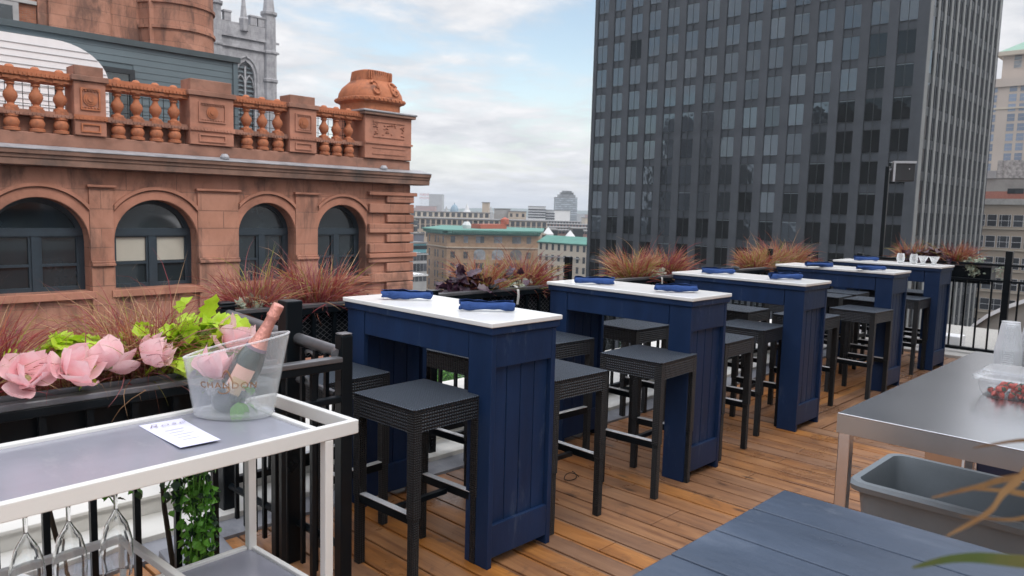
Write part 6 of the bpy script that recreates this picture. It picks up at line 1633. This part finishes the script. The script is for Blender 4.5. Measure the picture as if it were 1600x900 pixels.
# grey tote under the steel table
TT = thing('plastic_tote', 'grey plastic bus tote with a thick rolled rim under the steel table', 'tote', (3.56, .77, 0))
def rr_rect(cx_, cy_, hx, hy, r, n=5):
    pts = []
    for k, (sx, sy) in enumerate(((1, 1), (-1, 1), (-1, -1), (1, -1))):
        for i in range(n+1): a = math.pi/2*(k+i/n); pts.append((cx_+sx*(hx-r)+r*math.cos(a), cy_+sy*(hy-r)+r*math.sin(a)))
    return pts
prf = [(-.055, .0), (-.008, .375), (.022, .385), (.030, .410), (.018, .425), (-.010, .425), (-.018, .400), (-.060, .012)]
hx, hy = .265, .36; vs = []; N4 = 24
for e, z in prf: vs += [(a, b_, z) for a, b_ in rr_rect(3.565, .765, hx+e, hy+e, .06+e*.5)]
mb = MB(); mb.add(vs, [(j*N4+i, j*N4+(i+1) % N4, (j+1)*N4+(i+1) % N4, (j+1)*N4+i) for j in range(len(prf)-1) for i in range(N4)] + [tuple(range(N4)), tuple(range((len(prf)-1)*N4, len(prf)*N4))])
mb.build('tub', MT['tote'], TT, absolute=True, smooth=True)
mb = MB(); rr = random.Random(9)     # black bags in the tote
n = 14; vs = [(3.62+.17*(i/n-.5)*2, .60+.16*(j/n-.5)*2, .05+.24*max(0, 1-((i/n-.5)**2+(j/n-.5)**2)*4)**.5*(.8+.2*rr.random())) for j in range(n+1) for i in range(n+1)]
mb.add(vs, [(j*(n+1)+i, j*(n+1)+i+1, (j+1)*(n+1)+i+1, (j+1)*(n+1)+i) for j in range(n) for i in range(n)])
o = mb.build('black_bag', mat('black_bin_liner', (.008, .008, .010), .3), None); tag(o, 'crumpled black bag lying inside the grey tote', 'bag')
# things on the deck beyond the steel table
CB = thing('cardboard_box', 'open tan cardboard box on the deck beyond the grey tote', 'box', (5.15, 1.2, 0), R(4))
mb = MB(); mb.box(-.12, .12, -.115, -.108, 0, .19); mb.box(-.12, .12, .108, .115, 0, .19); mb.box(-.12, -.113, -.1075, .1075, 0, .19); mb.box(.113, .12, -.1075, .1075, 0, .19); mb.box(-.113, .113, -.1075, .1075, .001, .006); mb.build('carton', MT['cardb'], CB)
MB().box(-.128, -.1205, -.125, -.085, .0, .19).build('torn_flap', MT['white_paint'], CB)
CB = thing('storage_crate', 'dark navy storage crate beside the cardboard box under the steel table', 'crate', (5.25, .86, 0))
mb = MB(); mb.prism([(-.18, 0), (.18, 0), (.20, .26), (-.20, .26)], 'x', -.15, .15); mb.build('body', mat('navy_plastic', (.012, .02, .05), .4), CB, bevel=.01)
MB().box(-.17, .17, -.215, .215, .261, .285).build('lid', mat('navy_plastic_lid', (.015, .024, .06), .35), CB, bevel=.006)
# ================================================================== NEAR BLUE TABLE
NBz = .75
NT = thing('plank_table', 'worn slate blue plank table in the bottom right foreground', 'table', (1.45, .2, 0))
xs_ = 2.10; plw = .203
for i in range(6):
    x1_ = xs_-i*plw
    MB().box(x1_-plw+.0025, x1_-.0025, -1.2, .905, NBz-.035, NBz).build('plank', MT['navy2'], NT, absolute=True, bevel=.004)
for y_ in (.75, -1.05): MB().box(.90, 2.09, y_-.05, y_+.05, NBz-.0755, NBz-.0355).build('batten', MT['navy'], NT, absolute=True)
for x_ in (.97, 2.03):
    for y_ in (.84, -1.13): MB().box(x_-.035, x_+.035, y_-.035, y_+.035, 0, NBz-.0757).build('leg', MT['navy'], NT, absolute=True)
rr = random.Random(15)
for i, (px_, py_) in enumerate(((1224, 793), (1245, 791), (1202, 814), (1204, 878), (1384, 823), (1405, 882), (1260, 860))):
    p_ = at(px_, py_, 1); d_ = p_-CAMP; t_ = (NBz-H)/d_.z; q_ = CAMP+d_*t_
    mb = MB(); vs, fs = leaf_shape(.018*rr.uniform(.5, 1), .006, True, .3, rr); M_ = Matrix.Rotation(rr.uniform(0, 6), 4, 'Z'); mb.add([M_ @ Vector(v) + Vector((0, 0, .006)) for v in vs], fs)
    o = mb.build('plant_scrap', [mat('brown_scrap', (.10, .055, .03), .8), MT['dkgreen']][i == 3], None, loc=(q_.x, q_.y, NBz)); tag(o, ['brown scrap beside the far corner of the plank table', 'tiny brown fleck right of the scrap at the table corner', 'brown fleck at the left edge of the plank table', 'small green leaf bit at the bottom left of the plank table', 'dark fleck in the middle of the far plank', 'pale fleck at the right of the second plank', 'fleck in the middle of the near plank'][i], 'scrap', 'plant scraps on the plank table')
# potted grass just right of the viewer whose blades reach into the view
PT = thing('potted_grass', 'potted grass whose blurred brown tipped blades reach in from the right edge', 'grass plant', (.98, -.16, NBz))
MB().lathe([(.001, 0), (.085, 0), (.11, .20), (.118, .20), (.118, .23), (.104, .23), (.098, .18), (.001, .18)], (0, 0, 0), 28).build('pot', mat('dark_plastic_pot', (.03, .03, .03), .5), PT, smooth=True)
mb = MB(); base = Vector((.98, -.16, NBz+.19))
BL = [((1600, 878, .58), (1500, 872, .57), (1425, 887, .57), .0125, 0), ((1600, 745, .60), (1530, 760, .60), (1455, 778, .60), .007, 1), ((1590, 752, .58), (1545, 800, .57), (1478, 838, .56), .008, 1),
      ((1600, 772, .62), (1560, 766, .62), (1500, 763, .62), .006, 1), ((1640, 700, .64), (1600, 688, .64), (1520, 700, .66), .006, 1), ((1650, 800, .6), (1580, 812, .6), (1500, 806, .62), .005, 1)]
for a_, b_, c_, w_, mi in BL:
    A_, B_, C_ = at(*a_), at(*b_), at(*c_); pts = [base.copy()]
    ctl = [base, at(a_[0]+2.2*(a_[0]-b_[0])+60, a_[1]+2.2*(a_[1]-b_[1])+20, a_[2]+.05), A_, B_, C_]
    # Catmull-Rom through the control points
    cc = [ctl[0]]+ctl+[ctl[-1]]; out_ = []
    for k in range(1, len(cc)-2):
        for s_ in range(7):
            t = s_/7; p0, p1, p2, p3 = cc[k-1], cc[k], cc[k+1], cc[k+2]
            out_.append(.5*((2*p1)+(p2-p0)*t+(2*p0-5*p1+4*p2-p3)*t*t+(3*p1-p0-3*p2+p3)*t**3))
    out_.append(C_); n_ = len(out_); side = (out_[-1]-out_[-6]).cross(fw).normalized()
    mb.ribbon(out_, [w_*min(1, 1.25*(1-i/(n_-.6))**.6) for i in range(n_)], side, mi)
mb.build('blade', [leafy('olive_tip_blade', (.055, .085, .015), (.12, .10, .03), .5, .2), leafy('brown_blade', (.17, .085, .03), (.26, .15, .06), .6, .2)], PT, absolute=True)
rr = random.Random(77); mb = MB()
for i in range(60):
    a = rr.uniform(-2.2, .6); L_ = rr.uniform(.2, .4); d_ = Vector((math.cos(a)*.5, math.sin(a)*.5-.2, 1)).normalized(); p_ = Vector((rr.gauss(0, .03), rr.gauss(0, .03), .18)); pts = [p_.copy()]
    for j in range(6): d_ = (d_+Vector((math.cos(a)*.12, math.sin(a)*.12, -.12))).normalized(); pts.append(pts[-1]+d_*L_/6)
    mb.ribbon(pts, [.006*(1-j/7) for j in range(7)], Vector((-math.sin(a), math.cos(a), 0)), rr.randrange(2))
mb.build('tuft', [MT['g_olive'], MT['g_tan']], PT)
# small cable on the deck by the second table
tag(MB().tube([(3.30+.05*math.cos(i*.35), 2.66+.035*math.sin(i*.35)+.002*i, .006+.02*max(0, math.sin(i*.4))) for i in range(20)], .0025, 6).build('cable', MT['blackmetal'], None, smooth=True), 'thin black cable curled on the deck by the second table', 'cable')

# ================================================================== HAZE
if USE_HAZE:
    MH = bpy.data.materials.new('haze_air'); MH.use_nodes = True; t_ = MH.node_tree; t_.nodes.clear()
    o_ = t_.nodes.new('ShaderNodeOutputMaterial'); v_ = t_.nodes.new('ShaderNodeVolumePrincipled'); t_.links.new(v_.outputs[0], o_.inputs['Volume'])
    v_.inputs['Color'].default_value = (.88, .93, 1.0, 1); v_.inputs['Density'].default_value = .00032; v_.inputs['Anisotropy'].default_value = .2
    hb = MB().box(-300, 3900, -300, 3500, -36, 60).build('haze', MH, None); tag(hb, kind='stuff')
